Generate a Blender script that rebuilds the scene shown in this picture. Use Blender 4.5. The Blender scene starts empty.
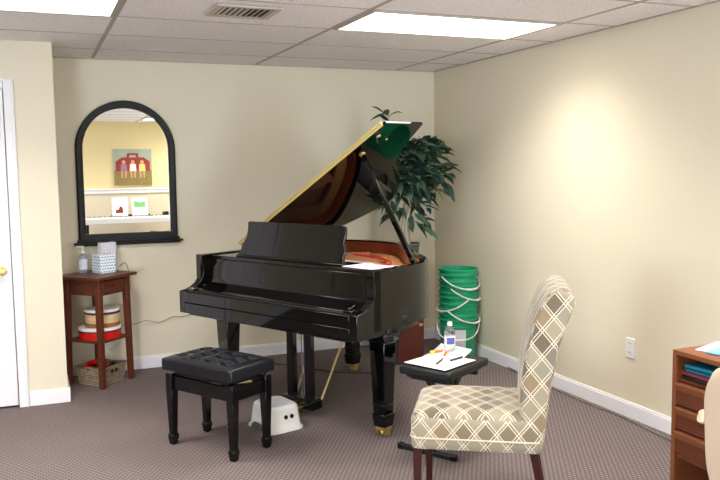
import bpy, bmesh, math, random
from mathutils import Vector, Matrix
random.seed(7)
PI = math.pi
SC = bpy.context.scene
COL = SC.collection
V = Vector

# ------------------------------------------------------------------ helpers
class MB:
    """mesh builder: collects shapes, links them as one object"""
    def __init__(s): s.bm = bmesh.new()
    def _mi(s, faces, mi):
        for f in faces: f.material_index = mi
    def poly(s, pts, mi=0):
        vs = [s.bm.verts.new(p) for p in pts]; f = s.bm.faces.new(vs); f.material_index = mi; return s
    def box(s, c, d, rz=0, mi=0, M=None):
        m = Matrix.Translation(c) @ Matrix.Rotation(rz, 4, 'Z')
        if M is not None: m = M @ m
        vs = []
        for z in (-.5, .5):
            for x, y in ((-.5, -.5), (.5, -.5), (.5, .5), (-.5, .5)):
                vs.append(s.bm.verts.new(m @ V((x*d[0], y*d[1], z*d[2]))))
        for q in ((3,2,1,0),(4,5,6,7),(0,1,5,4),(1,2,6,5),(2,3,7,6),(3,0,4,7)):
            s.bm.faces.new([vs[i] for i in q]).material_index = mi
        return s
    def frustum(s, p0, p1, d0, d1, mi=0, rz=0):
        """square tapered bar from p0 (size d0) to p1 (size d1)"""
        vs = []
        for p, d in ((p0, d0), (p1, d1)):
            if not isinstance(d, tuple): d = (d, d)
            for x, y in ((-.5, -.5), (.5, -.5), (.5, .5), (-.5, .5)):
                X, Y = x*d[0], y*d[1]
                vs.append(s.bm.verts.new((p[0]+X*math.cos(rz)-Y*math.sin(rz), p[1]+X*math.sin(rz)+Y*math.cos(rz), p[2])))
        q6 = ((3,2,1,0),(4,5,6,7),(0,1,5,4),(1,2,6,5),(2,3,7,6),(3,0,4,7))
        for q in q6: s.bm.faces.new([vs[i] for i in q]).material_index = mi
        return s
    def bar(s, p0, p1, w, h, up=(0, 0, 1), mi=0):
        p0, p1 = V(p0), V(p1); d = (p1-p0); L = d.length; d.normalize()
        u = V(up); sd = d.cross(u)
        if sd.length < 1e-5: sd = d.cross(V((1, 0, 0)))
        sd.normalize(); u = sd.cross(d)
        M = Matrix((sd, d, u)).transposed().to_4x4(); M.translation = (p0+p1)/2
        return s.box((0, 0, 0), (w, L, h), mi=mi, M=M)
    def prism(s, pts, M, lo, hi, mi=0, mside=None, caps=True):
        """pts 2-D; M maps (u,v,w) to space; extruded along w from lo to hi"""
        a = [s.bm.verts.new(M @ V((p[0], p[1], lo))) for p in pts]
        b = [s.bm.verts.new(M @ V((p[0], p[1], hi))) for p in pts]
        n = len(pts)
        if caps:
            s.bm.faces.new(a[::-1]).material_index = mi
            s.bm.faces.new(b).material_index = mi
        for i in range(n):
            s.bm.faces.new((a[i], a[(i+1) % n], b[(i+1) % n], b[i])).material_index = mi if mside is None else mside
        return s
    def lathe(s, prof, c=(0, 0, 0), n=32, mi=0, M=None, sq=1.0):
        M = M or Matrix.Identity(4)
        rings = []
        for r, z in prof:
            if r < 1e-6: rings.append([s.bm.verts.new(M @ V((c[0], c[1], c[2]+z)))])
            else: rings.append([s.bm.verts.new(M @ V((c[0]+r*math.cos(2*PI*i/n), c[1]+r*sq*math.sin(2*PI*i/n), c[2]+z))) for i in range(n)])
        for A, B in zip(rings, rings[1:]):
            for i in range(n):
                j = (i+1) % n
                if len(A) == 1 and len(B) == 1: continue
                if len(A) == 1: f = s.bm.faces.new((A[0], B[j], B[i]))
                elif len(B) == 1: f = s.bm.faces.new((A[i], A[j], B[0]))
                else: f = s.bm.faces.new((A[i], A[j], B[j], B[i]))
                f.material_index = mi
        return s
    def tube(s, pts, r, n=8, mi=0, close=False):
        pts = [V(p) for p in pts]; rings = []
        prev = None
        N = len(pts)
        for k, p in enumerate(pts):
            a = pts[max(k-1, 0)]; b = pts[min(k+1, N-1)]
            if close: a = pts[(k-1) % N]; b = pts[(k+1) % N]
            t = (b-a).normalized()
            if prev is None:
                x = t.cross(V((0, 0, 1)))
                if x.length < .1: x = t.cross(V((0, 1, 0)))
            else: x = prev - t*prev.dot(t)
            x.normalize(); prev = x; y = t.cross(x)
            rr = r[k] if isinstance(r, (list, tuple)) else r
            rings.append([s.bm.verts.new(p+x*rr*math.cos(2*PI*i/n)+y*rr*math.sin(2*PI*i/n)) for i in range(n)])
        R = rings+[rings[0]] if close else rings
        for A, B in zip(R, R[1:]):
            for i in range(n):
                s.bm.faces.new((A[i], A[(i+1) % n], B[(i+1) % n], B[i])).material_index = mi
        if not close:
            s.bm.faces.new(rings[0][::-1]).material_index = mi; s.bm.faces.new(rings[-1]).material_index = mi
        return s
    def rod(s, a, b, r, n=12, mi=0): return s.tube([a, b], r, n, mi)
    def cushion(s, c, d, rz=0, puff=.02, e=.25, n=14, tuft=None, mi=0):
        """rounded-box cushion, optional tuft points"""
        hx, hy, hz = d[0]/2, d[1]/2, d[2]/2
        N = n
        g = {}
        def P(u, v, top):
            x = u*hx; y = v*hy
            ex = max(abs(u), abs(v))
            z = hz
            k = (1-abs(u)**6)*(1-abs(v)**6)
            if top:
                z = hz-.012+puff*k
                if tuft:
                    for tx, ty in tuft:
                        q = ((u-tx)**2*(hx/.12)**2+(v-ty)**2*(hy/.12)**2)
                        z -= .026*math.exp(-q*16)
            else: z = -hz
            return (x, y, z)
        M = Matrix.Translation(c) @ Matrix.Rotation(rz, 4, 'Z')
        top = [[s.bm.verts.new(M @ V(P(-1+2*i/N, -1+2*j/N, True))) for j in range(N+1)] for i in range(N+1)]
        bot = [[s.bm.verts.new(M @ V(P(-1+2*i/N, -1+2*j/N, False))) for j in range(N+1)] for i in range(N+1)]
        for i in range(N):
            for j in range(N):
                s.bm.faces.new((top[i][j], top[i+1][j], top[i+1][j+1], top[i][j+1])).material_index = mi
                s.bm.faces.new((bot[i][j+1], bot[i+1][j+1], bot[i+1][j], bot[i][j])).material_index = mi
        for i in range(N):
            s.bm.faces.new((bot[i][0], bot[i+1][0], top[i+1][0], top[i][0])).material_index = mi
            s.bm.faces.new((top[i][N], top[i+1][N], bot[i+1][N], bot[i][N])).material_index = mi
            s.bm.faces.new((bot[0][i+1], bot[0][i], top[0][i], top[0][i+1])).material_index = mi
            s.bm.faces.new((bot[N][i], bot[N][i+1], top[N][i+1], top[N][i])).material_index = mi
        return s
    def build(s, name, mat, parent=None, bevel=0, smooth=None, seg=2, subsurf=0, uv=True):
        bm = s.bm
        bmesh.ops.recalc_face_normals(bm, faces=bm.faces)
        if uv:
            L = bm.loops.layers.uv.new('UVMap')
            for f in bm.faces:
                n = f.normal
                ax = max(range(3), key=lambda i: abs(n[i]))
                for l in f.loops:
                    p = l.vert.co
                    l[L].uv = (p.y, p.z) if ax == 0 else ((p.x, p.z) if ax == 1 else (p.x, p.y))
        me = bpy.data.meshes.new(name); bm.to_mesh(me); bm.free()
        for m in (mat if isinstance(mat, (list, tuple)) else [mat]): me.materials.append(m)
        o = bpy.data.objects.new(name, me); COL.objects.link(o)
        if parent: o.parent = parent
        if bevel:
            b = o.modifiers.new('bevel', 'BEVEL'); b.width = bevel; b.segments = seg; b.limit_method = 'ANGLE'; b.angle_limit = math.radians(35)
        if subsurf:
            b = o.modifiers.new('sub', 'SUBSURF'); b.levels = subsurf; b.render_levels = subsurf
        if smooth is not None or bevel or subsurf:
            me.shade_smooth()
            if not subsurf: me.set_sharp_from_angle(angle=math.radians(smooth or 35))
        return o

def tag(o, label, cat, group=None, kind=None):
    o['label'] = label; o['category'] = cat
    if group: o['group'] = group
    if kind: o['kind'] = kind
    return o
def thing(name, label, cat, loc=(0, 0, 0), rz=0, group=None):
    o = bpy.data.objects.new(name, None); COL.objects.link(o)
    o.empty_display_size = .1
    o.location = loc; o.rotation_euler = (0, 0, rz)
    return tag(o, label, cat, group)
def struct(o): o['kind'] = 'structure'; return o
def dup(o, parent=None):
    c = o.copy(); COL.objects.link(c)
    if parent: c.parent = parent
    for ch in [k for k in bpy.data.objects if k.parent == o]: dup(ch, c)
    return c
def arc(c, r, a0, a1, n):
    return [(c[0]+r*math.cos(a0+(a1-a0)*i/n), c[1]+r*math.sin(a0+(a1-a0)*i/n)) for i in range(n+1)]
def smooth_pts(P, k=6, closed=False):
    """catmull-rom through points"""
    P = [V(p) for p in P]; out = []; n = len(P)
    rng = range(n if closed else n-1)
    for i in rng:
        p0 = P[(i-1) % n] if closed else P[max(i-1, 0)]; p1 = P[i]; p2 = P[(i+1) % n]
        p3 = P[(i+2) % n] if closed else P[min(i+2, n-1)]
        for j in range(k):
            t = j/k
            out.append(.5*((2*p1)+(p2-p0)*t+(2*p0-5*p1+4*p2-p3)*t*t+(3*p1-p0-3*p2+p3)*t**3))
    if not closed: out.append(P[-1])
    return out
XZ = Matrix(((1, 0, 0, 0), (0, 0, 1, 0), (0, 1, 0, 0), (0, 0, 0, 1)))    # (u,v,w)->(u,w,v)
YZ = Matrix(((0, 0, 1, 0), (1, 0, 0, 0), (0, 1, 0, 0), (0, 0, 0, 1)))    # (u,v,w)->(w,u,v)
XY = Matrix.Identity(4)

# ------------------------------------------------------------------ materials
def lin(c):
    return tuple((x/255/12.92 if x/255 <= .04045 else ((x/255+.055)/1.055)**2.4) for x in c)
MATS = {}
def mat(name, rgb, rough=.6, metal=0, coat=0, spec=.5, bump=None, trans=0, ior=1.45, emis=None, noise=None, sheen=0):
    m = bpy.data.materials.new(name); m.use_nodes = True
    nt = m.node_tree; b = nt.nodes['Principled BSDF']
    c = lin(rgb)+(1,)
    b.inputs['Base Color'].default_value = c
    b.inputs['Roughness'].default_value = rough; b.inputs['Metallic'].default_value = metal
    b.inputs['Coat Weight'].default_value = coat; b.inputs['Coat Roughness'].default_value = .03
    b.inputs['Specular IOR Level'].default_value = spec
    b.inputs['Transmission Weight'].default_value = trans; b.inputs['IOR'].default_value = ior
    if sheen: b.inputs['Sheen Weight'].default_value = sheen
    if emis: b.inputs['Emission Color'].default_value = lin(emis[0])+(1,); b.inputs['Emission Strength'].default_value = emis[1]
    tc = nt.nodes.new('ShaderNodeTexCoord')
    if noise:   # (scale, amount[, stretch])
        n = nt.nodes.new('ShaderNodeTexNoise'); n.inputs['Scale'].default_value = noise[0]; n.inputs['Detail'].default_value = 5
        mp = nt.nodes.new('ShaderNodeMapping'); mp.inputs['Scale'].default_value = noise[2] if len(noise) > 2 else (1, 1, 1)
        nt.links.new(tc.outputs['Object'], mp.inputs[0]); nt.links.new(mp.outputs[0], n.inputs['Vector'])
        mx = nt.nodes.new('ShaderNodeMix'); mx.data_type = 'RGBA'
        k = noise[1]
        mx.inputs['A'].default_value = tuple(max(0, x*(1-k)) for x in c[:3])+(1,)
        mx.inputs['B'].default_value = tuple(min(1, x*(1+k)) for x in c[:3])+(1,)
        nt.links.new(n.outputs['Fac'], mx.inputs['Factor']); nt.links.new(mx.outputs['Result'], b.inputs['Base Color'])
    if bump:    # (scale, strength)
        n = nt.nodes.new('ShaderNodeTexNoise'); n.inputs['Scale'].default_value = bump[0]; n.inputs['Detail'].default_value = 3
        nt.links.new(tc.outputs['Object'], n.inputs['Vector'])
        bp = nt.nodes.new('ShaderNodeBump'); bp.inputs['Strength'].default_value = bump[1]; bp.inputs['Distance'].default_value = .002
        nt.links.new(n.outputs['Fac'], bp.inputs['Height']); nt.links.new(bp.outputs[0], b.inputs['Normal'])
    MATS[name] = m
    return m
wall_m = mat('wall_paint', (223, 214, 192), .55, bump=(180, .12))
wall_y = mat('wall_paint_yellow', (228, 212, 162), .6, bump=(180, .1))
wall_b = mat('wall_paint_beige', (214, 204, 180), .6)
trim_m = mat('white_trim', (238, 236, 240), .35)
door_m = mat('white_door', (236, 233, 240), .3)
black_g = mat('piano_black', (7, 7, 7), .04, coat=0, spec=.56)
black_l = mat('lacquer_black', (10, 10, 12), .16, spec=.5)
black_s = mat('satin_black', (16, 17, 20), .38)
rimwood = mat('rim_wood', (142, 68, 40), .3, noise=(6, .35, (1, 1, 8)))
lidwood = black_g
brass = mat('brass', (226, 198, 120), .3, metal=.9)
brass_b = mat('brass_hinge', (236, 214, 140), .42, metal=.6)
plate = mat('gold_plate', (196, 138, 90), .4, metal=.15)
soundb = mat('soundboard', (170, 96, 52), .4, noise=(8, .2, (1, 12, 1)))
felt_r = mat('red_felt', (205, 50, 50), .9)
felt_w = mat('white_felt', (226, 210, 214), .9)
felt_g = mat('green_felt', (8, 66, 44), .8)
steel = mat('steel', (190, 190, 195), .25, metal=1)
chrome = mat('chrome', (215, 215, 220), .12, metal=1)
rod_m = mat('pale_wood_rod', (205, 178, 128), .5)
cherry = mat('cherry_wood', (92, 44, 26), .38, noise=(14, .35, (1, 1, .15)))
mahog = mat('dark_leg_wood', (52, 17, 13), .35, noise=(14, .3, (1, 1, .2)))
deskw = mat('desk_wood', (128, 74, 44), .42, noise=(9, .25, (1, .2, 3)))
deskd = mat('desk_wood_dark', (98, 50, 32), .42, noise=(9, .25, (1, .2, 3)))
leather = mat('black_vinyl', (22, 24, 32), .24, bump=(60, .15), spec=.6)
vinyl_d = mat('bench_vinyl', (24, 25, 28), .5, bump=(200, .25))
bucket_m = mat('green_plastic', (32, 156, 110), .34)
white_p = mat('white_plastic', (228, 228, 226), .35)
white_t = mat('tread_grey', (196, 198, 204), .55)
cream_v = mat('cream_upholstery', (206, 186, 162), .6, bump=(300, .15))
paper_w = mat('paper_white', (240, 238, 244), .6)
paper_o = mat('paper_orange_tint', (246, 222, 206), .6)
paper_lg = mat('paper_print_green', (170, 215, 190), .6)
ink = mat('print_grey', (150, 148, 160), .7)
pot_m = mat('grey_pot', (82, 84, 80), .6)
bark = mat('pale_bark', (178, 168, 150), .8, bump=(60, .5), noise=(20, .3))
moss = mat('pot_moss', (92, 84, 50), .95, bump=(80, .8))
water = mat('clear_plastic', (235, 240, 245), .04, trans=.92, ior=1.2)
gelm = mat('clear_gel', (205, 220, 240), .08, trans=.8, ior=1.3)
label_b = mat('label_blue', (88, 96, 170), .5)
red_m = mat('red_lacquer', (205, 22, 18), .3)
drumhead = mat('drum_head', (226, 222, 214), .6)
drumhead_w = mat('drum_head_white', (236, 234, 240), .6)
purple = mat('purple_rope', (72, 40, 84), .7)
ledge_b = mat('frame_black', (12, 12, 13), .45, spec=.35)
mirror_m = mat('mirror_silver', (236, 238, 236), .0, metal=1)
dark_s = mat('slot_dark', (18, 17, 16), .8)
vent_m = mat('vent_enamel', (190, 180, 166), .5)
tbar_m = mat('grid_enamel', (176, 168, 158), .6, spec=.2)
teal = mat('teal_card', (20, 98, 116), .5)
folder_b = mat('light_blue_card', (126, 190, 226), .45)
folder_r = mat('maroon_card', (120, 40, 56), .5)
orange = mat('orange_plastic', (238, 120, 40), .4)
yellow = mat('yellow_plastic', (238, 214, 70), .4)
cable_g = mat('grey_cable', (120, 112, 104), .5)
cable_b = mat('black_cable', (26, 24, 24), .5)
cable_w = mat('white_cable', (214, 212, 208), .5)
greybox = mat('charcoal_laminate', (52, 50, 48), .4)
brownp = mat('brown_panel', (84, 38, 28), .35, noise=(7, .2, (1, 1, .3)))
lightpanel = mat('light_diffuser', (255, 255, 255), .5, emis=((255, 246, 232), 2.4))

def nodes(m): return m.node_tree, m.node_tree.nodes, m.node_tree.links
def math_n(nt, op, a, b=None, c=None):
    n = nt.nodes.new('ShaderNodeMath'); n.operation = op
    for i, x in enumerate((a, b, c)):
        if x is None: continue
        if isinstance(x, (int, float)): n.inputs[i].default_value = x
        else: nt.links.new(x, n.inputs[i])
    return n.outputs[0]
def mixc(nt, f, a, b):
    n = nt.nodes.new('ShaderNodeMix'); n.data_type = 'RGBA'
    for k, x in (('Factor', f), ('A', a), ('B', b)):
        if isinstance(x, tuple): n.inputs[k].default_value = x
        elif isinstance(x, (int, float)): n.inputs[k].default_value = x
        else: nt.links.new(x, n.inputs[k])
    return n.outputs['Result']

def carpet_mat():
    m = mat('carpet', (104, 90, 88), .95, spec=.1); nt, N, L = nodes(m); b = N['Principled BSDF']
    tc = N.new('ShaderNodeTexCoord'); sp = N.new('ShaderNodeSeparateXYZ'); L.new(tc.outputs['Object'], sp.inputs[0])
    x, y = sp.outputs[0], sp.outputs[1]
    px, py = .026, .021
    row = math_n(nt, 'FLOOR', math_n(nt, 'DIVIDE', y, py))
    off = math_n(nt, 'MULTIPLY', math_n(nt, 'MODULO', row, 2), .5)
    fx = math_n(nt, 'FRACT', math_n(nt, 'ADD', math_n(nt, 'DIVIDE', x, px), off))
    fy = math_n(nt, 'FRACT', math_n(nt, 'DIVIDE', y, py))
    sx = math_n(nt, 'SINE', math_n(nt, 'MULTIPLY', fx, PI)); sy = math_n(nt, 'SINE', math_n(nt, 'MULTIPLY', fy, PI))
    h = math_n(nt, 'MULTIPLY', math_n(nt, 'POWER', sx, .6), math_n(nt, 'POWER', sy, .6))
    n1 = N.new('ShaderNodeTexNoise'); n1.inputs['Scale'].default_value = 160; L.new(tc.outputs['Object'], n1.inputs['Vector'])
    n2 = N.new('ShaderNodeTexNoise'); n2.inputs['Scale'].default_value = 1.4; L.new(tc.outputs['Object'], n2.inputs['Vector'])
    hh = math_n(nt, 'ADD', math_n(nt, 'MULTIPLY', h, .85), math_n(nt, 'MULTIPLY', n1.outputs['Fac'], .3))
    c = mixc(nt, hh, lin((48, 41, 42))+(1,), lin((144, 131, 131))+(1,))
    c2 = mixc(nt, math_n(nt, 'MULTIPLY', n2.outputs['Fac'], .18), c, lin((96, 84, 83))+(1,))
    L.new(c2, b.inputs['Base Color'])
    bp = N.new('ShaderNodeBump'); bp.inputs['Strength'].default_value = .6; bp.inputs['Distance'].default_value = .004
    L.new(hh, bp.inputs['Height']); L.new(bp.outputs[0], b.inputs['Normal'])
    return m
carpet = carpet_mat()

def ceiling_mat():
    m = mat('ceiling_tile', (206, 198, 194), .85, spec=.15); nt, N, L = nodes(m); b = N['Principled BSDF']
    tc = N.new('ShaderNodeTexCoord')
    n = N.new('ShaderNodeTexNoise'); n.inputs['Scale'].default_value = 90; n.inputs['Detail'].default_value = 4; L.new(tc.outputs['Object'], n.inputs['Vector'])
    r = N.new('ShaderNodeValToRGB'); r.color_ramp.elements[0].position = .33; r.color_ramp.elements[1].position = .52
    r.color_ramp.elements[0].color = lin((224, 219, 217))+(1,); r.color_ramp.elements[1].color = lin((248, 245, 244))+(1,)
    L.new(n.outputs['Fac'], r.inputs[0]); L.new(r.outputs[0], b.inputs['Base Color'])
    bp = N.new('ShaderNodeBump'); bp.inputs['Strength'].default_value = .3; bp.inputs['Distance'].default_value = .003
    L.new(n.outputs['Fac'], bp.inputs['Height']); L.new(bp.outputs[0], b.inputs['Normal'])
    return m
ceil_m = ceiling_mat()

def fabric_mat():
    """beige ground, lattice of double cream lines, patches of taupe and tan"""
    m = mat('lattice_fabric', (196, 184, 160), .8, sheen=.2); nt, N, L = nodes(m); b = N['Principled BSDF']
    uv = N.new('ShaderNodeUVMap'); sp = N.new('ShaderNodeSeparateXYZ'); L.new(uv.outputs[0], sp.inputs[0])
    P = .092
    x = math_n(nt, 'DIVIDE', sp.outputs[0], P); y = math_n(nt, 'DIVIDE', math_n(nt, 'MULTIPLY', sp.outputs[1], .82), P)
    u = math_n(nt, 'ADD', x, y); v = math_n(nt, 'SUBTRACT', x, y)
    def lines(t):
        f = math_n(nt, 'FRACT', t)
        a = math_n(nt, 'LESS_THAN', math_n(nt, 'ABSOLUTE', math_n(nt, 'SUBTRACT', f, .36)), .024)
        c = math_n(nt, 'LESS_THAN', math_n(nt, 'ABSOLUTE', math_n(nt, 'SUBTRACT', f, .52)), .024)
        c2 = math_n(nt, 'LESS_THAN', math_n(nt, 'ABSOLUTE', math_n(nt, 'SUBTRACT', f, .58)), .012)
        return math_n(nt, 'MAXIMUM', a, c)
    ln = math_n(nt, 'MAXIMUM', lines(u), lines(v))
    cmb = N.new('ShaderNodeCombineXYZ')
    L.new(math_n(nt, 'FLOOR', math_n(nt, 'ADD', u, .53)), cmb.inputs[0]); L.new(math_n(nt, 'FLOOR', math_n(nt, 'ADD', v, .53)), cmb.inputs[1])
    wn = N.new('ShaderNodeTexWhiteNoise'); wn.noise_dimensions = '2D'; L.new(cmb.outputs[0], wn.inputs['Vector'])
    r = N.new('ShaderNodeValToRGB'); r.color_ramp.interpolation = 'CONSTANT'
    cols = [(0, (121, 107, 88)), (.25, (151, 141, 120)), (.5, (98, 85, 70)), (.62, (135, 116, 89)), (.78, (140, 133, 117)), (.92, (117, 112, 100))]
    e = r.color_ramp.elements; e[0].position = 0; e[0].color = lin(cols[0][1])+(1,); e[1].position = cols[1][0]; e[1].color = lin(cols[1][1])+(1,)
    for p, c in cols[2:]: q = e.new(p); q.color = lin(c)+(1,)
    L.new(wn.outputs['Value'], r.inputs[0])
    c = mixc(nt, ln, r.outputs[0], lin((222, 212, 190))+(1,))
    tc = N.new('ShaderNodeTexCoord')
    n = N.new('ShaderNodeTexNoise'); n.inputs['Scale'].default_value = 400; L.new(tc.outputs['Object'], n.inputs['Vector'])
    c = mixc(nt, math_n(nt, 'MULTIPLY', n.outputs['Fac'], .18), c, lin((150, 138, 118))+(1,))
    L.new(c, b.inputs['Base Color'])
    bp = N.new('ShaderNodeBump'); bp.inputs['Strength'].default_value = .25; bp.inputs['Distance'].default_value = .001
    L.new(n.outputs['Fac'], bp.inputs['Height']); L.new(bp.outputs[0], b.inputs['Normal'])
    return m
fabric = fabric_mat()

def wicker_mat():
    m = mat('wicker', (150, 128, 100), .8); nt, N, L = nodes(m); b = N['Principled BSDF']
    uv = N.new('ShaderNodeUVMap'); br = N.new('ShaderNodeTexBrick'); L.new(uv.outputs[0], br.inputs['Vector'])
    br.inputs['Scale'].default_value = 1; br.inputs['Brick Width'].default_value = .03; br.inputs['Row Height'].default_value = .012
    br.inputs['Mortar Size'].default_value = .0022; br.inputs['Mortar Smooth'].default_value = .6
    br.inputs['Color1'].default_value = lin((196, 174, 144))+(1,); br.inputs['Color2'].default_value = lin((160, 138, 112))+(1,); br.inputs['Mortar'].default_value = lin((60, 46, 34))+(1,)
    L.new(br.outputs[0], b.inputs['Base Color'])
    bp = N.new('ShaderNodeBump'); bp.invert = True; bp.inputs['Distance'].default_value = .006; L.new(br.outputs['Fac'], bp.inputs['Height']); L.new(bp.outputs[0], b.inputs['Normal'])
    return m
wicker = wicker_mat()
def dots_mat():
    m = mat('blue_dot_print', (240, 244, 248), .5); nt, N, L = nodes(m); b = N['Principled BSDF']
    uv = N.new('ShaderNodeUVMap'); sp = N.new('ShaderNodeSeparateXYZ'); L.new(uv.outputs[0], sp.inputs[0])
    P = .021
    row = math_n(nt, 'FLOOR', math_n(nt, 'DIVIDE', sp.outputs[1], P))
    off = math_n(nt, 'MULTIPLY', math_n(nt, 'MODULO', row, 2), .5)
    fx = math_n(nt, 'SUBTRACT', math_n(nt, 'FRACT', math_n(nt, 'ADD', math_n(nt, 'DIVIDE', sp.outputs[0], P), off)), .5)
    fy = math_n(nt, 'SUBTRACT', math_n(nt, 'FRACT', math_n(nt, 'DIVIDE', sp.outputs[1], P)), .5)
    d = math_n(nt, 'ADD', math_n(nt, 'POWER', math_n(nt, 'ABSOLUTE', fx), 2), math_n(nt, 'MULTIPLY', math_n(nt, 'POWER', math_n(nt, 'ABSOLUTE', fy), 2), 2.2))
    c = mixc(nt, math_n(nt, 'LESS_THAN', d, .09), lin((232, 240, 246))+(1,), lin((30, 110, 175))+(1,))
    L.new(c, b.inputs['Base Color']); return m
dots = dots_mat()
def leaf_mat():
    m = mat('leaf_green', (38, 66, 44), .5, spec=.4); nt, N, L = nodes(m); b = N['Principled BSDF']
    g = N.new('ShaderNodeNewGeometry'); r = N.new('ShaderNodeValToRGB')
    e = r.color_ramp.elements; e[0].color = lin((34, 56, 48))+(1,); e[1].color = lin((76, 104, 84))+(1,)
    q = e.new(.93); q.color = lin((66, 94, 76))+(1,); e[-1].color = lin((96, 132, 72))+(1,)
    L.new(g.outputs['Random Per Island'], r.inputs[0]); L.new(r.outputs[0], b.inputs['Base Color'])
    return m
leaf_m = leaf_mat()
def keys_mat():
    m = mat('keys', (240, 240, 240), .3); nt, N, L = nodes(m); b = N['Principled BSDF']
    uv = N.new('ShaderNodeUVMap'); sp = N.new('ShaderNodeSeparateXYZ'); L.new(uv.outputs[0], sp.inputs[0])
    f = math_n(nt, 'FRACT', math_n(nt, 'DIVIDE', sp.outputs[0], .0235))
    c = mixc(nt, math_n(nt, 'LESS_THAN', f, .06), lin((238, 238, 240))+(1,), lin((90, 90, 90))+(1,))
    L.new(c, b.inputs['Base Color']); return m
keys_m = keys_mat()

# ------------------------------------------------------------------ the room
H = 2.336; T = .6096
GX = -.371; GY = -.494            # ceiling grid origin: first cross line from the right / back wall
XL, YF = -6.6, -7.75
struct(MB().box(((XL)/2, YF/2, -.05), (-XL+.3, -YF+.3, .1)).build('floor', carpet))
struct(MB().box((XL/2, YF/2, H+.05), (-XL+.3, -YF+.3, .1)).build('ceiling', ceil_m))
struct(MB().box((XL/2, .075, H/2), (-XL, .15, H)).build('wall_back', wall_m))
struct(MB().box((.075, YF/2, H/2), (.15, -YF, H)).build('wall_right', wall_m))
WY0, WY1, WZ0, WZ1 = -7.0, -5.4, .75, 2.12      # window opening in the left wall
w = MB(); w.box((XL-.075, YF/2, WZ0/2), (.15, -YF, WZ0)); w.box((XL-.075, YF/2, (H+WZ1)/2), (.15, -YF, H-WZ1))
w.box((XL-.075, WY1/2, (WZ0+WZ1)/2), (.15, -WY1, WZ1-WZ0)); w.box((XL-.075, (YF+WY0)/2, (WZ0+WZ1)/2), (.15, WY0-YF, WZ1-WZ0))
struct(w.build('wall_left', wall_m))
FX0, FX1, FZ0, FZ1 = -5.9, -4.6, .50, 2.12      # opening of an unseen window added behind the viewer for fill light
w = MB()
GX0, GX1, GZ0, GZ1 = -.98, -.14, .10, 2.05       # narrower unseen window added at its right end, lights the lower right wall
for x0, x1 in ((XL, FX0), (FX1, GX0), (GX1, 0)):
    w.box(((x0+x1)/2, YF-.075, 1.17/2), (x1-x0, .15, 1.17), mi=1); w.box(((x0+x1)/2, YF-.075, (H+1.17)/2), (x1-x0, .15, H-1.17), mi=0)
w.box(((FX0+FX1)/2, YF-.075, FZ0/2), (FX1-FX0, .15, FZ0), mi=1); w.box(((FX0+FX1)/2, YF-.075, (H+FZ1)/2), (FX1-FX0, .15, H-FZ1), mi=0)
w.box(((GX0+GX1)/2, YF-.075, GZ0/2), (GX1-GX0, .15, GZ0), mi=1); w.box(((GX0+GX1)/2, YF-.075, (H+GZ1)/2), (GX1-GX0, .15, H-GZ1), mi=0)
struct(w.build('wall_front', [wall_y, wall_b]))
gm = bpy.data.materials.new('window_glass'); gm.use_nodes = True; gn = gm.node_tree; gn.nodes.clear()
go = gn.nodes.new('ShaderNodeOutputMaterial'); gx = gn.nodes.new('ShaderNodeMixShader'); gt = gn.nodes.new('ShaderNodeBsdfTransparent'); gg = gn.nodes.new('ShaderNodeBsdfGlossy'); gg.inputs['Roughness'].default_value = 0; gf = gn.nodes.new('ShaderNodeFresnel')
gn.links.new(gf.outputs[0], gx.inputs[0]); gn.links.new(gt.outputs[0], gx.inputs[1]); gn.links.new(gg.outputs[0], gx.inputs[2]); gn.links.new(gx.outputs[0], go.inputs[0])
def window(name, M, w_, z0, z1):
    """M: local x along the wall, local y out of the room, origin at the opening's middle on the inner face"""
    m = MB(); zc = (z0+z1)/2
    for x in (-w_/2+.025, -w_/6, w_/6, w_/2-.025): m.box((x, .07, zc), (.05, .06, z1-z0), M=M)
    for z in (z0+.025, z1-.025): m.box((0, .07, z), (w_, .058, .05), M=M)
    m.box((0, -.02, z0-.012), (w_+.12, .10, .024), M=M)
    wf = struct(m.build(name, trim_m, bevel=.003))
    MB().box((0, .07, zc), (w_-.02, .004, z1-z0-.02), M=M).build('pane', gm, wf)
    pa = bpy.data.lights.new('window_portal', 'AREA'); pa.shape = 'RECTANGLE'; pa.size = w_; pa.size_y = z1-z0; pa.cycles.is_portal = True
    po = bpy.data.objects.new('window_portal', pa); COL.objects.link(po)
    po.matrix_world = M @ Matrix(((1, 0, 0, 0), (0, 0, 1, .16), (0, -1, 0, zc), (0, 0, 0, 1)))
window('window_1', Matrix.Translation((XL, (WY0+WY1)/2, 0)) @ Matrix.Rotation(PI/2, 4, 'Z'), WY1-WY0, WZ0, WZ1)
window('fill_window_2', Matrix.Translation(((FX0+FX1)/2, YF, 0)) @ Matrix.Rotation(PI, 4, 'Z'), FX1-FX0, FZ0, FZ1)
window('fill_window_3', Matrix.Translation(((GX0+GX1)/2, YF, 0)) @ Matrix.Rotation(PI, 4, 'Z'), GX1-GX0, GZ0, GZ1)
JX, JY = -3.103, -.69
# the closet wall that stands forward at the left, with its doorway
DX0, DX1, DH = -4.22, -3.40, 2.035
w = MB()
w.box(((DX1+JX)/2+.0, JY/2, H/2), (JX-DX1, -JY, H))
w.box(((XL+DX0)/2, JY/2, H/2), (DX0-XL, -JY, H))
w.box(((DX0+DX1)/2, JY/2, (H+DH)/2), (DX1-DX0, -JY, H-DH))
struct(w.build('wall_closet', wall_m))
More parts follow.
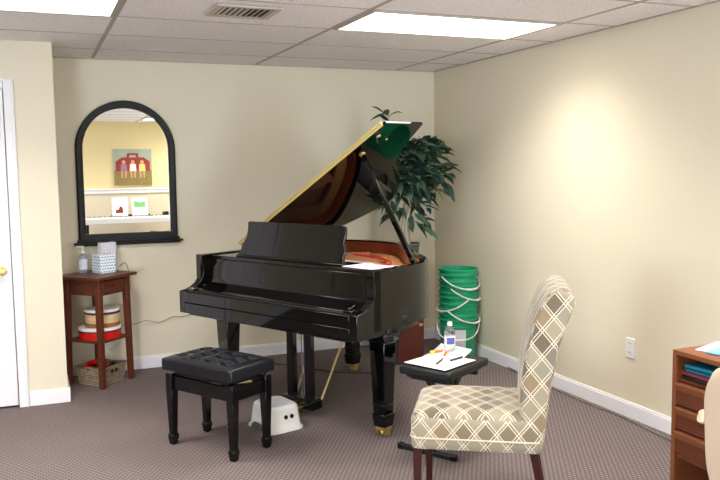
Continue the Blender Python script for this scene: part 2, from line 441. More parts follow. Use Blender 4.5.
# door with raised panels and a brass knob
d = MB(); d.box(((DX0+DX1)/2, JY-.012+.03, DH/2+.006), (DX1-DX0-.008, .035, DH-.014))
for (x0, x1) in ((DX0+.1, (DX0+DX1)/2-.04), ((DX0+DX1)/2+.04, DX1-.13)):
    for z0, z1 in ((.2, .8), (.95, 1.55), (1.68, 1.9)):
        d.box(((x0+x1)/2, JY-.001, (z0+z1)/2), (x1-x0, .012, z1-z0))
door = struct(d.build('door_1', door_m, bevel=.004))
k = MB(); kM = Matrix.Translation((-3.462, JY+.0, .892)) @ Matrix.Rotation(PI/2, 4, 'X')
k.lathe([(0, 0), (.03, 0), (.03, .006), (.012, .012), (.011, .03), (.022, .038), (.027, .05), (.022, .062), (0, .066)], M=kM, n=24)
k.build('door_knob', brass, door, smooth=50)
# casing
c = MB(); cw = .06
c.box((DX1+cw/2+.002, JY-.01, (DH+cw)/2), (cw, .02, DH+cw)); c.box((DX0-cw/2-.002, JY-.01, (DH+cw)/2), (cw, .02, DH+cw))
c.box(((DX0+DX1)/2, JY-.01, DH+cw/2+.002), (DX1-DX0, .02, cw))
c.box((DX1+cw-.008, JY-.014, (DH+cw)/2), (.014, .028, DH+cw)); c.box(((DX0+DX1)/2, JY-.014, DH+cw-.005), (DX1-DX0+2*cw, .028, .014))
struct(c.build('trim_1', trim_m, bevel=.003))
# baseboards
BH, BT = .095, .015
def base(name, p0, p1, nrm):
    p0, p1, n = V(p0), V(p1), V(nrm); L = (p1-p0).length; a = math.atan2((p1-p0).y, (p1-p0).x)
    m = MB(); mid = (p0+p1)/2+n*BT/2
    m.box((mid.x, mid.y, BH/2-.006), (L, BT, BH-.012), rz=a)
    mid = (p0+p1)/2+n*BT*.33
    m.box((mid.x, mid.y, BH-.006), (L, BT*.66, .012), rz=a)
    struct(m.build(name, trim_m, bevel=.002))
base('baseboard_back', (JX, 0, 0), (-BT, 0, 0), (0, -1, 0))
base('baseboard_right', (0, 0, 0), (0, YF+BT, 0), (-1, 0, 0))
base('baseboard_closet', (DX1+cw+.004, JY, 0), (JX+BT, JY, 0), (0, -1, 0))
base('baseboard_closet_side', (JX, JY, 0), (JX, -BT, 0), (1, 0, 0))
base('baseboard_left', (XL, JY, 0), (XL, YF, 0), (1, 0, 0))
base('baseboard_front', (XL+BT, YF, 0), (0, YF, 0), (0, 1, 0))
base('baseboard_far_left', (XL+BT, JY, 0), (DX0-cw-.004, JY, 0), (0, -1, 0))
cr = MB(); cr.box(((FX1+GX0)/2, YF+.012, 1.18), (GX0-FX1-.14, .024, .08)); cr.box(((FX1+GX0)/2, YF+.02, 1.21), (GX0-FX1-.14, .04, .018))
struct(cr.build('trim_2', trim_m, bevel=.003))
# ceiling grid (inverted T bars) and wall angle
g = MB(); gz = H-.0012
for i in range(0, 12):
    x = GX-2*T*i
    if x < XL: break
    g.box((x, YF/2, gz), (.024, -YF, .0024))
for i in range(0, 13):
    y = GY-T*i
    if y < YF: break
    g.box((XL/2, y, gz-.0002), (-XL, .016, .0024))
g.box((XL/2, -.01, gz), (-XL, .02, .006)); g.box((-.01, YF/2, gz), (.02, -YF, .006))
struct(g.build('trim_3', tbar_m))
# ceiling lights: recessed 2x4 fluorescent troffers
LAMP_W, LAMP_SPREAD = 15.5, 130
def ceiling_light(ix, iy, label):
    x0 = GX-2*T*(ix+1); y1 = GY-T*iy
    cx, cy = x0+T, y1-T/2
    t = thing('ceiling_light', label, 'ceiling light', (cx, cy, H), 0, 'recessed fluorescent ceiling lights')
    f = MB(); w_, h_ = 2*T-.028, T-.02
    for dx, dy, sx, sy in ((0, h_/2-.009, w_, .018), (0, -h_/2+.009, w_, .018), (w_/2-.009, 0, .018, h_-.036), (-w_/2+.009, 0, .018, h_-.036)):
        f.box((dx, dy, -.006), (sx, sy, .010))
    f.build('light_frame', tbar_m, t)
    MB().box((0, 0, -.004), (w_-.036, h_-.036, .006)).build('diffuser', lightpanel, t)
    la = bpy.data.lights.new('fluorescent_lamp', 'AREA'); la.shape = 'RECTANGLE'; la.size = w_-.05; la.size_y = h_-.05
    la.energy = LAMP_W; la.spread = math.radians(LAMP_SPREAD); la.color = (1, .94, .86)
    lo_ = bpy.data.objects.new('fluorescent_lamp', la); COL.objects.link(lo_); lo_.parent = t; lo_.location = (0, 0, -.016)
LT = [(0, 2, 'bright recessed ceiling light panel above and right of the grand piano lid'),
      (2, 2, 'bright recessed ceiling light panel at the upper left, in front of the door wall'),
      (0, 6, 'recessed ceiling light panel behind the viewer, near the right wall'),
      (2, 6, 'recessed ceiling light panel behind the viewer, over the left side'),
      (0, 10, 'recessed ceiling light panel seen as a bright sliver in the mirror'),
      (2, 10, 'recessed ceiling light panel in the far corner behind the viewer'),]
for a in LT: ceiling_light(*a)
# air vent
t = thing('ceiling_vent', 'grey metal air vent with slats in the ceiling above the piano', 'air vent', (-2.205, -2.07, H))
f = MB(); VW, VD = .34, .30
for dx, dy, sx, sy in ((0, VD/2-.018, VW, .036), (0, -VD/2+.018, VW, .036), (VW/2-.018, 0, .036, VD-.072), (-VW/2+.018, 0, .036, VD-.072)):
    f.box((dx, dy, -.008), (sx, sy, .010))
f.build('vent_frame', vent_m, t, bevel=.003)
MB().box((0, 0, -.004), (VW-.07, VD-.07, .004)).build('vent_backing', mat('vent_dark', (44, 40, 38), .8), t)
s = MB()
for i in range(9):
    x = -VW/2+.05+i*(VW-.10)/8
    s.bar((x, -VD/2+.036, -.011), (x, VD/2-.036, -.011), .0125, .002, up=(.35 if i < 5 else -.35, 0, 1))
s.build('vent_slats', vent_m, t)

# ------------------------------------------------------------------ wall mirror
MX0, MX1, MZ0, MZT = -2.958, -2.238, .99, 2.035
mx = (MX0+MX1)/2; R = (MX1-MX0)/2
t = thing('wall_mirror', 'arched black framed mirror with a bottom ledge hung on the back wall', 'mirror', (mx, 0, MZ0))
def arch(r, zb, n=40):
    zc = MZT-MZ0-R
    return [(-r, zb)]+[(r*math.cos(PI-PI*i/n), zc+r*math.sin(PI-PI*i/n)) for i in range(n+1)]+[(r, zb)]
fw = .052
for nm, ro, ri, yo, yi, zb, ib in (('frame', R, R-fw, -.034, -.001, 0, .062),):
    f = MB(); bm = f.bm; O1 = arch(ro, zb); I1 = arch(ri, ib)
    rings = []
    for pts, y in ((O1, yi), (O1, yo+.012), ([(p[0]*(1-.012/R), p[1]) for p in O1], yo), ([(p[0]*(ri+.012)/ri, p[1]-.004) for p in I1], yo), (I1, yo+.010), (I1, yi)):
        rings.append([bm.verts.new((p[0], y, p[1])) for p in pts])
    for A, B in zip(rings, rings[1:]+[rings[0]]):
        for i in range(len(A)): j = (i+1) % len(A); bm.faces.new((A[i], A[j], B[j], B[i]))
    f.build('mirror_frame', ledge_b, t, smooth=40)
gp = arch(R-fw+.006, .056)
MB().prism(gp, XZ, -.012, -.004).build('mirror_glass', mirror_m, t)
l = MB(); l.box((0, -.03, -.006), (2*R+.07, .06, .014)); l.box((0, -.022, .012), (2*R+.02, .044, .02)); l.box((0, -.022, -.02), (2*R+.03, .04, .012))
l.build('mirror_ledge', ledge_b, t, bevel=.003)

# ------------------------------------------------------------------ what the mirror shows: opposite wall
t = thing('wall_painting', 'square painting of three seated figures on a red truck above the chair rail', 'painting', (-1.66, YF, 1.27))
MB().box((0, .018, .305), (.62, .032, .61)).build('canvas', mat('canvas_sky', (162, 170, 160), .8, noise=(4, .25)), t)
a = MB(); a.box((0, .035, .13), (.612, .003, .25)); a.build('painted_field', mat('painted_field', (142, 122, 70), .8, noise=(26, .6)), t)
a = MB(); redp = mat('painted_red', (150, 58, 46), .8, noise=(8, .3))
a.prism([(-.28, .24), (.28, .24), (.28, .40), (.18, .47), (-.18, .47), (-.28, .40)], XZ, .036, .039)
a.prism([(-.10, .47), (-.085, .54), (.085, .54), (.10, .47), (.06, .47), (.05, .51), (-.05, .51), (-.06, .47)], XZ, .036, .039)
a.build('painted_truck', redp, t)
for i, (x, c) in enumerate(((-.15, (150, 120, 140)), (0, (236, 232, 224)), (.15, (226, 204, 120)))):
    a = MB(); a.prism([(x-.055, .24), (x+.055, .24), (x+.045, .36), (x-.045, .36)], XZ, .039, .041, mi=0)
    a.prism([(x+.03*math.cos(q*PI/6), .392+.032*math.sin(q*PI/6)) for q in range(12)], XZ, .039, .042, mi=1)
    for s_ in (-1, 1): a.prism([(x+s_*.03-.012, .13), (x+s_*.03+.012, .13), (x+s_*.03+.014, .24), (x+s_*.03-.014, .24)], XZ, .039, .041, mi=1)
    a.build('painted_figure', [mat('painted_shirt', c, .8), mat('painted_skin', (206, 160, 130), .8)], t)
# digital piano on X stand
KY = YF+.36; KZ = .76
t = thing('digital_piano', 'slim white digital piano standing against the opposite wall', 'keyboard', (-1.75, KY, 0))
MB().box((0, 0, KZ-.055), (1.75, .30, .10)).build('body', white_p, t, bevel=.012)
MB().box((0, .06, KZ+.0), (1.62, .15, .016)).build('white_keys', keys_m, t)
bk = MB()
x = -.79
while x < .78:
    for q in (0, 1, 3, 4, 5):
        if x+q*.0235+.02 < .8: bk.box((x+(q+1)*.0235, .035, KZ+.012), (.011, .09, .014))
    x += 7*.0235
bk.build('black_keys', black_s, t)
MB().box((0, -.10, KZ+.012), (.62, .015, .05)).build('music_rest', black_s, t)
for s_ in (-1, 1):
    l = MB(); l.bar((s_*.70, -.12, 0.0), (s_*.70, .12, .69), .04, .03); l.bar((s_*.70, .12, 0), (s_*.70, -.12, .69), .04, .03)
    l.box((s_*.70, 0, .02), (.05, .40, .04)); l.build('stand_leg', black_s, t)
def book(name, label, loc, w, h, rz, mats, motif):
    b = MB(); M = Matrix.Translation(loc) @ Matrix.Rotation(rz, 4, 'Z') @ Matrix.Rotation(.2, 4, 'X')
    b.box((0, 0, h/2), (w, .01, h), M=M)
    o = b.build(name, mats[0]); tag(o, label, 'book')
    m = MB(); motif(m, M); m.build('cover_print', mats[1], o)
def mot_a(m, M): m.prism([(-.07, .05), (.05, .05), (.05, .10), (.03, .16), (0, .16), (-.02, .11), (-.07, .10)], M @ XZ, .0055, .0075)
def mot_b(m, M):
    m.prism([(-.09, .14), (.09, .14), (.09, .24), (.0, .22), (-.09, .25)], M @ XZ, .0055, .0075)
book('music_book', 'white music book with a small red-brown piano on its cover, on the digital piano', (-1.92, KY-.075, KZ+.012), .25, .31, 0, [paper_w, mat('print_redbrown', (130, 44, 34), .6)], mot_a)
book('music_book', 'pale green music book standing open on the digital piano', (-1.60, KY-.075, KZ+.012), .26, .30, 0, [mat('cover_pale_green', (224, 238, 222), .6), mat('print_green', (120, 190, 120), .6)], mot_b)
mg = MB(); mg.lathe([(0, 0), (.05, 0), (.055, .04), (.05, .07), (.0, .07)], n=20); o = mg.build('metronome', black_s, smooth=40); o.location = (-1.18, KY-.10, KZ-.004)
tag(o, 'small round black box on the right end of the digital piano', 'box')

# ------------------------------------------------------------------ side table with its things
TR = math.radians(44); TH = .787; TC = (-2.864, -.268)
t = thing('side_table', 'small square cherry wood side table under the mirror', 'side table', (*TC, 0), TR)
hw = .178
MB().box((0, 0, TH-.011), (.400, .400, .022)).build('table_top', cherry, t, bevel=.005)
for sx, sy in ((-1, -1), (1, -1), (1, 1), (-1, 1)):
    l = MB(); l.frustum((sx*.150, sy*.150, .0), (sx*.140, sy*.140, TH-.022), .034, .042)
    l.build('leg', cherry, t, bevel=.003)
for k_, (cx, cy, sx, sy) in enumerate(((0, .146, .24, .018), (-.146, 0, .018, .24), (.146, 0, .018, .24))):
    MB().box((cx, cy, TH-.077), (sx, sy, .11)).build('apron', cherry, t, bevel=.002)
# drawer on the +x..(front-right) face
dr = MB().box((0, -.148, TH-.079), (.225, .022, .085)).build('drawer', cherry, t, bevel=.003)
kb = MB(); kb.lathe([(0, 0), (.007, 0), (.007, .012), (.015, .018), (.013, .027), (0, .03)], M=Matrix.Translation((0, -.159, TH-.075)) @ Matrix.Rotation(PI/2, 4, 'X'), n=16)
kb.build('knob', cherry, dr, smooth=50)
MB().box((0, -.146, TH-.13), (.24, .018, .008)).build('rail', cherry, t)
SZ = .333
MB().box((0, 0, SZ-.009), (.30, .30, .018)).build('shelf', cherry, t, bevel=.003)
def on_table(a, b, z): c, s_ = math.cos(TR), math.sin(TR); return (TC[0]+c*a-s_*b, TC[1]+s_*a+c*b, z)
# sanitizer
t = thing('sanitizer_bottle', 'clear pump bottle of hand sanitizer on the side table', 'bottle', (-2.945, -.165, TH))
MB().lathe([(0, 0), (.028, 0), (.031, .006), (.031, .105), (.026, .125), (.012, .135), (.012, .145), (0, .145)], n=24, sq=.7).build('bottle_body', gelm, t, smooth=40)
MB().lathe([(.0318, .025), (.0318, .10)], n=24, sq=.72).build('label', mat('clear_label', (216, 222, 238), .5), t, smooth=40)
p = MB(); p.lathe([(0, .142), (.015, .142), (.015, .160), (.006, .163), (.005, .185), (0, .185)], n=16); p.box((-.016, 0, .189), (.052, .014, .011)); p.bar((-.042, 0, .190), (-.05, 0, .178), .01, .008)
p.build('pump', white_p, t, smooth=40, bevel=.001)
# blue dotted tissue box with white wipes pack
o = thing('tissue_box', 'white and blue dotted cube tissue box on the side table', 'tissue box', (-2.805, -.205, TH), TR-.35)
MB().box((0, 0, .066), (.122, .122, .132)).build('carton', dots, o, bevel=.003)
MB().lathe([(.0, .1325), (.035, .1325), (.036, .1335), (0, .1335)], n=20, sq=.6).build('opening', paper_w, o)
# clear sleeve holding white folded sheets
t = thing('paper_pack', 'upright clear pack of folded white papers standing behind the dotted box', 'paper pack', (-2.772, -.098, TH), TR-.3)
m = MB()
for i in range(5):
    x = -.048+i*.024
    m.box((x, 0, .105), (.019, .055, .205-.004*(i % 2)))
m.build('folded_papers', paper_w, t, bevel=.005)
m = MB(); m.box((0, -.032, .18), (.118, .002, .05)); m.build('printed_band', mat('lilac_print', (226, 222, 232), .6), t)
# drums
def P2(a, b, z): return on_table(a, b, z)
t = thing('frame_drum', 'red frame drum with white head lying on the side table shelf', 'drum', (-2.855, -.272, SZ))
MB().lathe([(.0, .012), (.135, .012), (.135, 0), (.145, 0), (.145, .066), (0, .066)], n=48).build('drum_shell', red_m, t, smooth=40)
MB().lathe([(.1462, .060), (.1475, .063), (.1475, .072), (.143, .078), (0, .080)], n=48).build('drum_head', drumhead_w, t, smooth=50)
MB().lathe([(.1465, .052), (.1490, .052), (.1490, .060), (.1465, .060), (.1465, .052)], n=48).build('hoop', mat('hoop_dark', (58, 30, 44), .5), t, smooth=40)
t = thing('hand_drum', 'tan wooden hand drum with cream skin head, stacked on the red drum', 'drum', (-2.835, -.268, SZ+.080))
MB().lathe([(0, 0), (.108, 0), (.115, .006), (.119, .05), (.119, .105), (0, .105)], n=48).build('drum_shell', mat('tan_shell', (220, 190, 146), .45, noise=(10, .35, (1, 1, 3))), t, smooth=40)
MB().lathe([(.120, .107), (.124, .109), (.124, .115), (.120, .123), (0, .126)], n=48).build('drum_head', drumhead, t, smooth=50)
MB().lathe([(.1205, .092), (.1245, .094), (.1245, .106), (.1205, .107), (.1205, .092)], n=48).build('rope_trim', purple, t, smooth=40)
MB().lathe([(.1165, .0), (.1215, .002), (.1225, .028), (.120, .03), (.1165, .0)], n=48).build('base_band', mat('brown_band', (150, 96, 50), .5), t, smooth=40)
# basket with tambourine and rattles
t = thing('wicker_basket', 'rectangular wicker basket on the carpet under the side table', 'basket', P2(.01, .0, 0), TR)
bw, bd, bh, th = .25, .235, .128, .012
m = MB()
def wallp(x0, y0, x1, y1, x2, y2, x3, y3): pass
O_ = [(-bw/2+.01, -bd/2+.01), (bw/2-.01, -bd/2+.01), (bw/2-.01, bd/2-.01), (-bw/2+.01, bd/2-.01)]
def ring(o, z, s): return [m.bm.verts.new((x+(.010 if x > 0 else -.010)*z/bh-s*(1 if x > 0 else -1), y+(.010 if y > 0 else -.010)*z/bh-s*(1 if y > 0 else -1), z)) for x, y in o]
R0 = ring(O_, 0, 0); R1 = ring(O_, bh, 0); R2 = ring(O_, bh, th); R3 = ring(O_, .01, th)
for A, B in ((R0, R1), (R1, R2), (R2, R3)):
    for i in range(4): j = (i+1) % 4; m.bm.faces.new((A[i], A[j], B[j], B[i]))
m.bm.faces.new(R0[::-1]); m.bm.faces.new(R3)
m.build('basket_body', wicker, t)
m = MB(); zz = bh
m.tube([(-bw/2, -bd/2, zz), (bw/2, -bd/2, zz), (bw/2, bd/2, zz), (-bw/2, bd/2, zz)], .009, 8, close=True); m.build('rim', wicker, t, smooth=60)
for y in (-.022, .022): MB().box((y, -bd/2-.0005, bh-.036), (.03, .004, .024)).build('handle_slot', dark_s, t, bevel=.004)
t = thing('tambourine', 'red plastic tambourine with jingles lying in the wicker basket', 'tambourine', P2(-.035, .0, .128), TR)
t.rotation_euler = (.16, -.1, .5)
m = MB(); pts = [(.078*math.cos(a_), .078*math.sin(a_)) for a_ in [2*PI*i/36 for i in range(36)]]
m.lathe([(.068, -.012), (.078, -.012), (.078, .016), (.068, .016), (.068, -.012)], n=36); m.build('shell', red_m, t, smooth=40)
for i in range(8):
    a_ = 2*PI*i/8+.2
    j = MB(); j.lathe([(0, -.004), (.013, -.003), (.013, .003), (0, .004)], M=Matrix.Translation((.079*math.cos(a_), .079*math.sin(a_), .002)), n=14); j.build('jingle', steel, t, smooth=40)
for i, (a_, b_, nm) in enumerate(((.055, .075, 0), (.095, -.045, 1), (.085, .015, 2))):
    m = MB(); m.lathe([(0, -.024), (.014, -.020), (.022, 0), (.014, .020), (0, .024)], n=16)
    o = m.build('shaker_egg', [mat('egg_brown', (74, 46, 34), .5), black_s, mat('egg_grey', (100, 96, 92), .5)][i], smooth=80)
    o.location = P2(a_, b_, .105+.004*i); o.rotation_euler = (1.2, .3, i)
    tag(o, ['dark brown egg shaker at the far side of the basket', 'black egg shaker by the handle end of the basket', 'grey egg shaker between the two darker ones in the basket'][i], 'shaker', 'egg shakers in the basket')
# cables on the back wall
m = MB(); m.tube(smooth_pts([(-2.68, -.012, .80), (-2.63, -.02, .82), (-2.605, -.015, .65), (-2.65, -.015, .45), (-2.62, -.02, .30)], 6), .0022, 6)
tag(m.build('power_cord', cable_b, smooth=60), 'thin black cord hanging down the wall behind the side table', 'cord')
m = MB(); m.tube(smooth_pts([(-2.72, -.035, .36), (-2.60, -.035, .355), (-2.50, -.03, .375), (-2.40, -.016, .35), (-2.30, -.018, .385), (-2.22, -.018, .38), (-2.10, -.018, .42), (-2.0, -.03, .47), (-1.9, -.05, .52)], 6), .0026, 6)
tag(m.build('power_cord', cable_g, smooth=60), 'grey cord running along the back wall from side table towards piano', 'cord')
m = MB()
pts = []
for i in range(60):
    a_ = i/60*2*PI*2.6; pts.append((-2.745+.055*math.cos(a_)*(1-.25*math.sin(a_*.4)), -.05-.012*math.sin(a_*.5), .27+.095*math.sin(a_+.4)))
m.tube(pts, .0024, 6); tag(m.build('coiled_cable', cable_w, smooth=60), 'white coiled cable hanging behind the side table legs', 'cable')
# ------------------------------------------------------------------ grand piano
PO = V((-2.43, -1.153, 0)); PA = math.atan2(-.89, .455)
def PW(a, b, z): c, s_ = math.cos(PA), math.sin(PA); return V((PO.x+c*a-s_*b, PO.y+s_*a+c*b, z))
pn = thing('grand_piano', 'glossy black baby grand piano with its lid raised', 'piano', PO, PA)
RZ0, RZ1 = .65, .975
outer = [(0, .14), (0, .5), (0, .9), (0, 1.22), (.015, 1.36), (.07, 1.465), (.18, 1.52), (.33, 1.54), (.5, 1.53), (.64, 1.475), (.76, 1.38), (.87, 1.265), (.98, 1.15), (1.09, 1.045), (1.2, .945), (1.29, .86), (1.37, .775), (1.438, .68), (1.472, .57), (1.48, .45), (1.48, .14)]
sm = smooth_pts([(x, y, 0) for x, y in outer[3:-1]], 4)
OUT = [(0, .14), (0, .5), (0, .9)]+[(p.x, p.y) for p in sm]+[(1.48, .14)]
def inset(P, d):
    r = []
    n = len(P)
    for i in range(n):
        a_ = V(P[max(i-1, 0)]); b_ = V(P[min(i+1, n-1)]); t_ = (b_-a_); t_.normalize()
        nrm = V((t_.y, -t_.x))
        r.append((P[i][0]+nrm.x*d, P[i][1]+nrm.y*d))
    return r
RT = .042
INN = inset(OUT, RT); INN[0] = (RT, .14); INN[-1] = (1.48-RT, .14)
def ribbon(P, Q, z0, z1, mo=0, mi_=0):
    m = MB(); b = m.bm
    A0 = [b.verts.new((*p, z0)) for p in P]; A1 = [b.verts.new((*p, z1)) for p in P]
    B0 = [b.verts.new((*p, z0)) for p in Q]; B1 = [b.verts.new((*p, z1)) for p in Q]
    for i in range(len(P)-1):
        b.faces.new((A0[i], A0[i+1], A1[i+1], A1[i])).material_index = mo
        b.faces.new((A1[i], A1[i+1], B1[i+1], B1[i])).material_index = mo
        b.faces.new((B1[i], B1[i+1], B0[i+1], B0[i])).material_index = mi_
        b.faces.new((B0[i], B0[i+1], A0[i+1], A0[i])).material_index = mo
    b.faces.new((A0[0], A1[0], B1[0], B0[0])).material_index = mo; b.faces.new((A0[-1], B0[-1], B1[-1], A1[-1])).material_index = mo
    return m
ribbon(OUT, INN, RZ0, RZ1, 0, 0).build('outer_rim', black_g, pn, smooth=30)
IN2 = inset(OUT, RT+.004); IN2[0] = (RT+.004, .50); IN2 = [p for p in IN2 if p[1] > .42]; IN3 = [(p[0], p[1]) for p in inset(OUT, RT+.012) if p[1] > .42]
k_ = min(len(IN2), len(IN3)); IN3 = IN3[:k_]; IN2 = IN2[:k_]
ribbon(IN2, IN3, .80, RZ1-.012, 0, 0).build('inner_rim', rimwood, pn, smooth=30)
# arms (cheeks): scooped profile at each end of the keys
armp = [(0, .62), (.14, .62), (.2, .62), (.2, .977), (.13, .977), (.128, .85)]+[(p[0], p[1]) for p in arc((.0, .895), .13, -.3, -PI/2+.12, 8)]+[(0, .762)]
armp = [(0, .62), (.2, .62), (.2, RZ1+.001), (.142, RZ1+.001), (.137, .935), (.150, .90), (.152, .855), (.142, .825), (.118, .796), (.085, .776), (.045, .763), (0, .758)]
for x0 in (0, 1.48-.055):
    m = MB(); m.prism(armp, YZ, x0, x0+.055); m.build('arm', black_g, pn, bevel=.003)
# key bed, key slip
kbp = [(.06, .03)]+[p for p in inset(OUT, .06) if p[1] > .15]+[(1.42, .03)]
MB().prism(kbp, XY, .605, .655).build('key_bed', black_g, pn)
m = MB(); m.box((.74, .014, .652), (1.37, .028, .064)); m.build('lower_key_slip', black_g, pn, bevel=.002)
m = MB(); m.box((.74, .014, .721), (1.37, .028, .064)); m.build('key_slip', black_g, pn, bevel=.002)
MB().box((.74, .03, .70), (1.37, .02, .12)).build('key_slip_backing', dark_s, pn)
for x in (.055+.03, 1.425-.03): MB().box((x, .07, .765), (.06, .10, .022)).build('key_block', black_g, pn, bevel=.003)
# fallboard (closed)
fb = [(.045, .742), (.045, .765), (.06, .772), (.15, .792), (.178, .80), (.190, .83), (.200, .925), (.206, .945), (.225, .95), (.225, .742)]
m = MB(); m.prism(fb, YZ, .118, 1.362); m.build('fallboard', black_g, pn, bevel=.002)
for x0, x1 in ((.056, .117), (1.363, 1.424)):
    m = MB(); m.prism([(.12, .742), (.12, .79), (.178, .80), (.190, .83), (.200, .945), (.225, .95), (.225, .742)], YZ, x0, x1); m.build('fallboard_end', black_g, pn)
# music shelf (front top board behind the fallboard)
m = MB(); m.box((.74, .335, .958), (1.366, .225, .018)); m.box((.74, .228, .952), (1.366, .016, .03)); m.build('music_shelf', black_g, pn, bevel=.003)
# iron plate, soundboard, strings
INP = [p for p in inset(OUT, RT+.014) if p[1] > .30]
pl = [(INP[0][0], .45)]+[p for p in INP if p[1] > .46]+[(INP[-1][0], .45)]
MB().prism(pl, XY, .80, .812).build('soundboard', soundb, pn)
INQ = [p for p in inset(OUT, RT+.02) if p[1] > .46]
lim = [(INQ[0][0], .45)]+INQ+[(INQ[-1][0], .45)]
m = MB(); b_ = m.bm
INR = [p for p in inset(OUT, RT+.12) if p[1] > .46]
INQ2 = INQ[:len(INR)] if len(INR) < len(INQ) else INQ
n_ = min(len(INQ), len(INR))
m2 = ribbon(INQ[:n_], INR[:n_], .86, .885); m2.build('iron_plate', plate, pn, smooth=30)
m = MB(); m.prism([(.30, 1.0), (.36, 1.26), (.44, 1.33), (.52, 1.20), (.66, 1.10), (.80, .98), (.95, .86), (1.02, .70), (.9, .62), (.5, .62)], XY, .893, .910); m.build('raised_plate', plate, pn, bevel=.004)
m = MB(); m.box((.74, .515, .893), (1.33, .13, .03)); m.build('pin_block_plate', plate, pn, bevel=.006)
for x in (.42, .72, .98, 1.2):
    yb = {.42: 1.40, .72: 1.22, .98: .93, 1.2: .80}[x]
    m = MB(); m.bar((x, .56, .89), (x-.02, yb, .885), .03, .035); m.build('plate_strut', plate, pn, bevel=.006)
pins = MB()
for i in range(60):
    for r_ in range(2): pins.rod((.14+i*.0205, .475+r_*.03, .905), (.14+i*.0205, .475+r_*.03, .93), .004, 6)
pins.build('tuning_pins', steel, pn, smooth=40)
st = MB()
for i in range(66):
    a0 = .12+i*.0195; yb = 1.36 if a0 < .4 else max(.74, 1.36-(a0-.4)*.72)
    st.rod((a0, .585, .905), (a0-.05, yb, .895), .0012, 4)
st.build('strings', steel, pn)
dm = MB(); dr_ = MB()
for i in range(42):
    a0 = .32+i*.0255; y0 = .86-.10*(a0-.3)
    dm.box((a0, y0, .909), (.012, .05, .012)); dr_.box((a0, y0, .900), (.014, .052, .006))
dm.build('dampers', felt_w, pn); dr_.build('damper_felt', felt_r, pn)
m = MB(); m.tube(smooth_pts([(.55, 1.06, .925), (.75, 1.01, .925), (.95, .92, .925), (1.06, .82, .925), (1.10, .74, .925), (1.02, .70, .925)], 6), .006, 8); m.build('felt_strip', felt_r, pn, smooth=60)
# lid
LH = V((-.021, 0, 1.000)); LA = math.radians(30.82)
LM = Matrix(((math.cos(LA), 0, -math.sin(LA), LH.x), (0, 1, 0, 0), (math.sin(LA), 0, math.cos(LA), LH.z), (0, 0, 0, 1)))
lid = [(0, .53), (1.495, .53), (1.505, .875), (1.36, .925), (1.22, .985), (1.08, 1.08), (.98, 1.19), (.88, 1.34), (.76, 1.48), (.60, 1.575), (.42, 1.59), (.26, 1.51), (.13, 1.405), (.03, 1.31), (0, 1.22)]
sml = smooth_pts([(x, y, 0) for x, y in lid[3:]], 4)
LO = lid[:3]+[(p.x, p.y) for p in sml]
lo = MB(); lo.prism(LO, LM, 0, .018); lido = lo.build('lid', black_g, pn, bevel=.003, uv=False)
fl_ = MB(); fl_.prism([(0, .538), (1.44, .538), (1.44, .86), (.02, .90)], LM, .0185, .0345); fl_.build('folded_front_flap', black_g, lido, bevel=.003)
hg = MB(); hg.prism([(.0, .5265), (1.470, .5265), (1.470, .5375), (.0, .5375)], LM, .001, .018)
hg.rod(LM @ V((0, .524, .021)), LM @ V((1.470, .524, .021)), .0055)
hg.build('lid_hinge', brass_b, lido, bevel=.001)
h_ = MB(); h_.rod((-.02, 1.12, .992), (-.02, 1.19, .992), .008); h_.build('side_hinge', brass, pn, smooth=50)
# prop stick
q0 = V((1.402, .622, .945)); q1 = V((.992, .646, 1.592))
m = MB(); m.bar(q0, q1, .024, .018, up=(0, 1, 0)); m.build('lid_prop', black_g, pn, bevel=.004)
m = MB(); m.bar(q0+V((-.035, .02, 0)), q0.lerp(q1, .55)+V((-.035, .02, 0)), .016, .012, up=(0, 1, 0)); m.build('short_prop', black_g, pn, bevel=.003)
m = MB(); M_ = LM @ Matrix.Translation((1.17, .646, 0)); m.lathe([(0, -.014), (.016, -.012), (.022, -.001), (0, -.0005)], M=M_, n=20); m.build('prop_cup', brass, pn, smooth=60)
# music desk
md = [(.212, .0), (1.138, -.0), (1.126, .035), (1.142, .075), (1.122, .12), (1.132, .165), (1.128, .213), (1.118, .222), (.315, .222), (.302, .214), (.306, .165), (.296, .12), (.262, .07), (.252, .03)]
MM = Matrix.Translation((0, .30, .968)) @ Matrix.Rotation(-.14, 4, 'X') @ XZ
m = MB(); m.prism(md, MM, -.009, .009); m.build('music_desk', black_g, pn, bevel=.004)
m = MB(); m.box((.70, .285, .972), (.90, .05, .012)); m.build('music_desk_ledge', black_g, pn, bevel=.003)
# legs
def pleg(a, b, top=.60, big=.11):
    m = MB(); ww = big
    m.box((a, b, top-.025), (ww*1.18, ww*1.18, .05)); m.frustum((a, b, .10), (a, b, top-.05), .078, ww)
    m.box((a, b, .185), (.088, .088, .012)); m.frustum((a, b, .06), (a, b, .135), .078, .094)
    o = m.build('leg', black_g, pn, bevel=.004)
    c = MB(); c.box((a, b, .052), (.066, .066, .024)); c.lathe([(0, -.011), (.02, -.011), (.024, -.006), (.024, .006), (.02, .011), (0, .011)], M=Matrix.Translation((a, b, .024)) @ Matrix.Rotation(PI/2, 4, 'Y'), n=24)
    c.frustum((a-.026, b, .01), (a-.024, b, .046), (.010, .04), (.010, .06)); c.frustum((a+.026, b, .01), (a+.024, b, .046), (.010, .04), (.010, .06))
    c.build('caster', brass, o, smooth=40)
pleg(1.345, .375); pleg(.145, .27); pleg(.26, 1.36, big=.095)
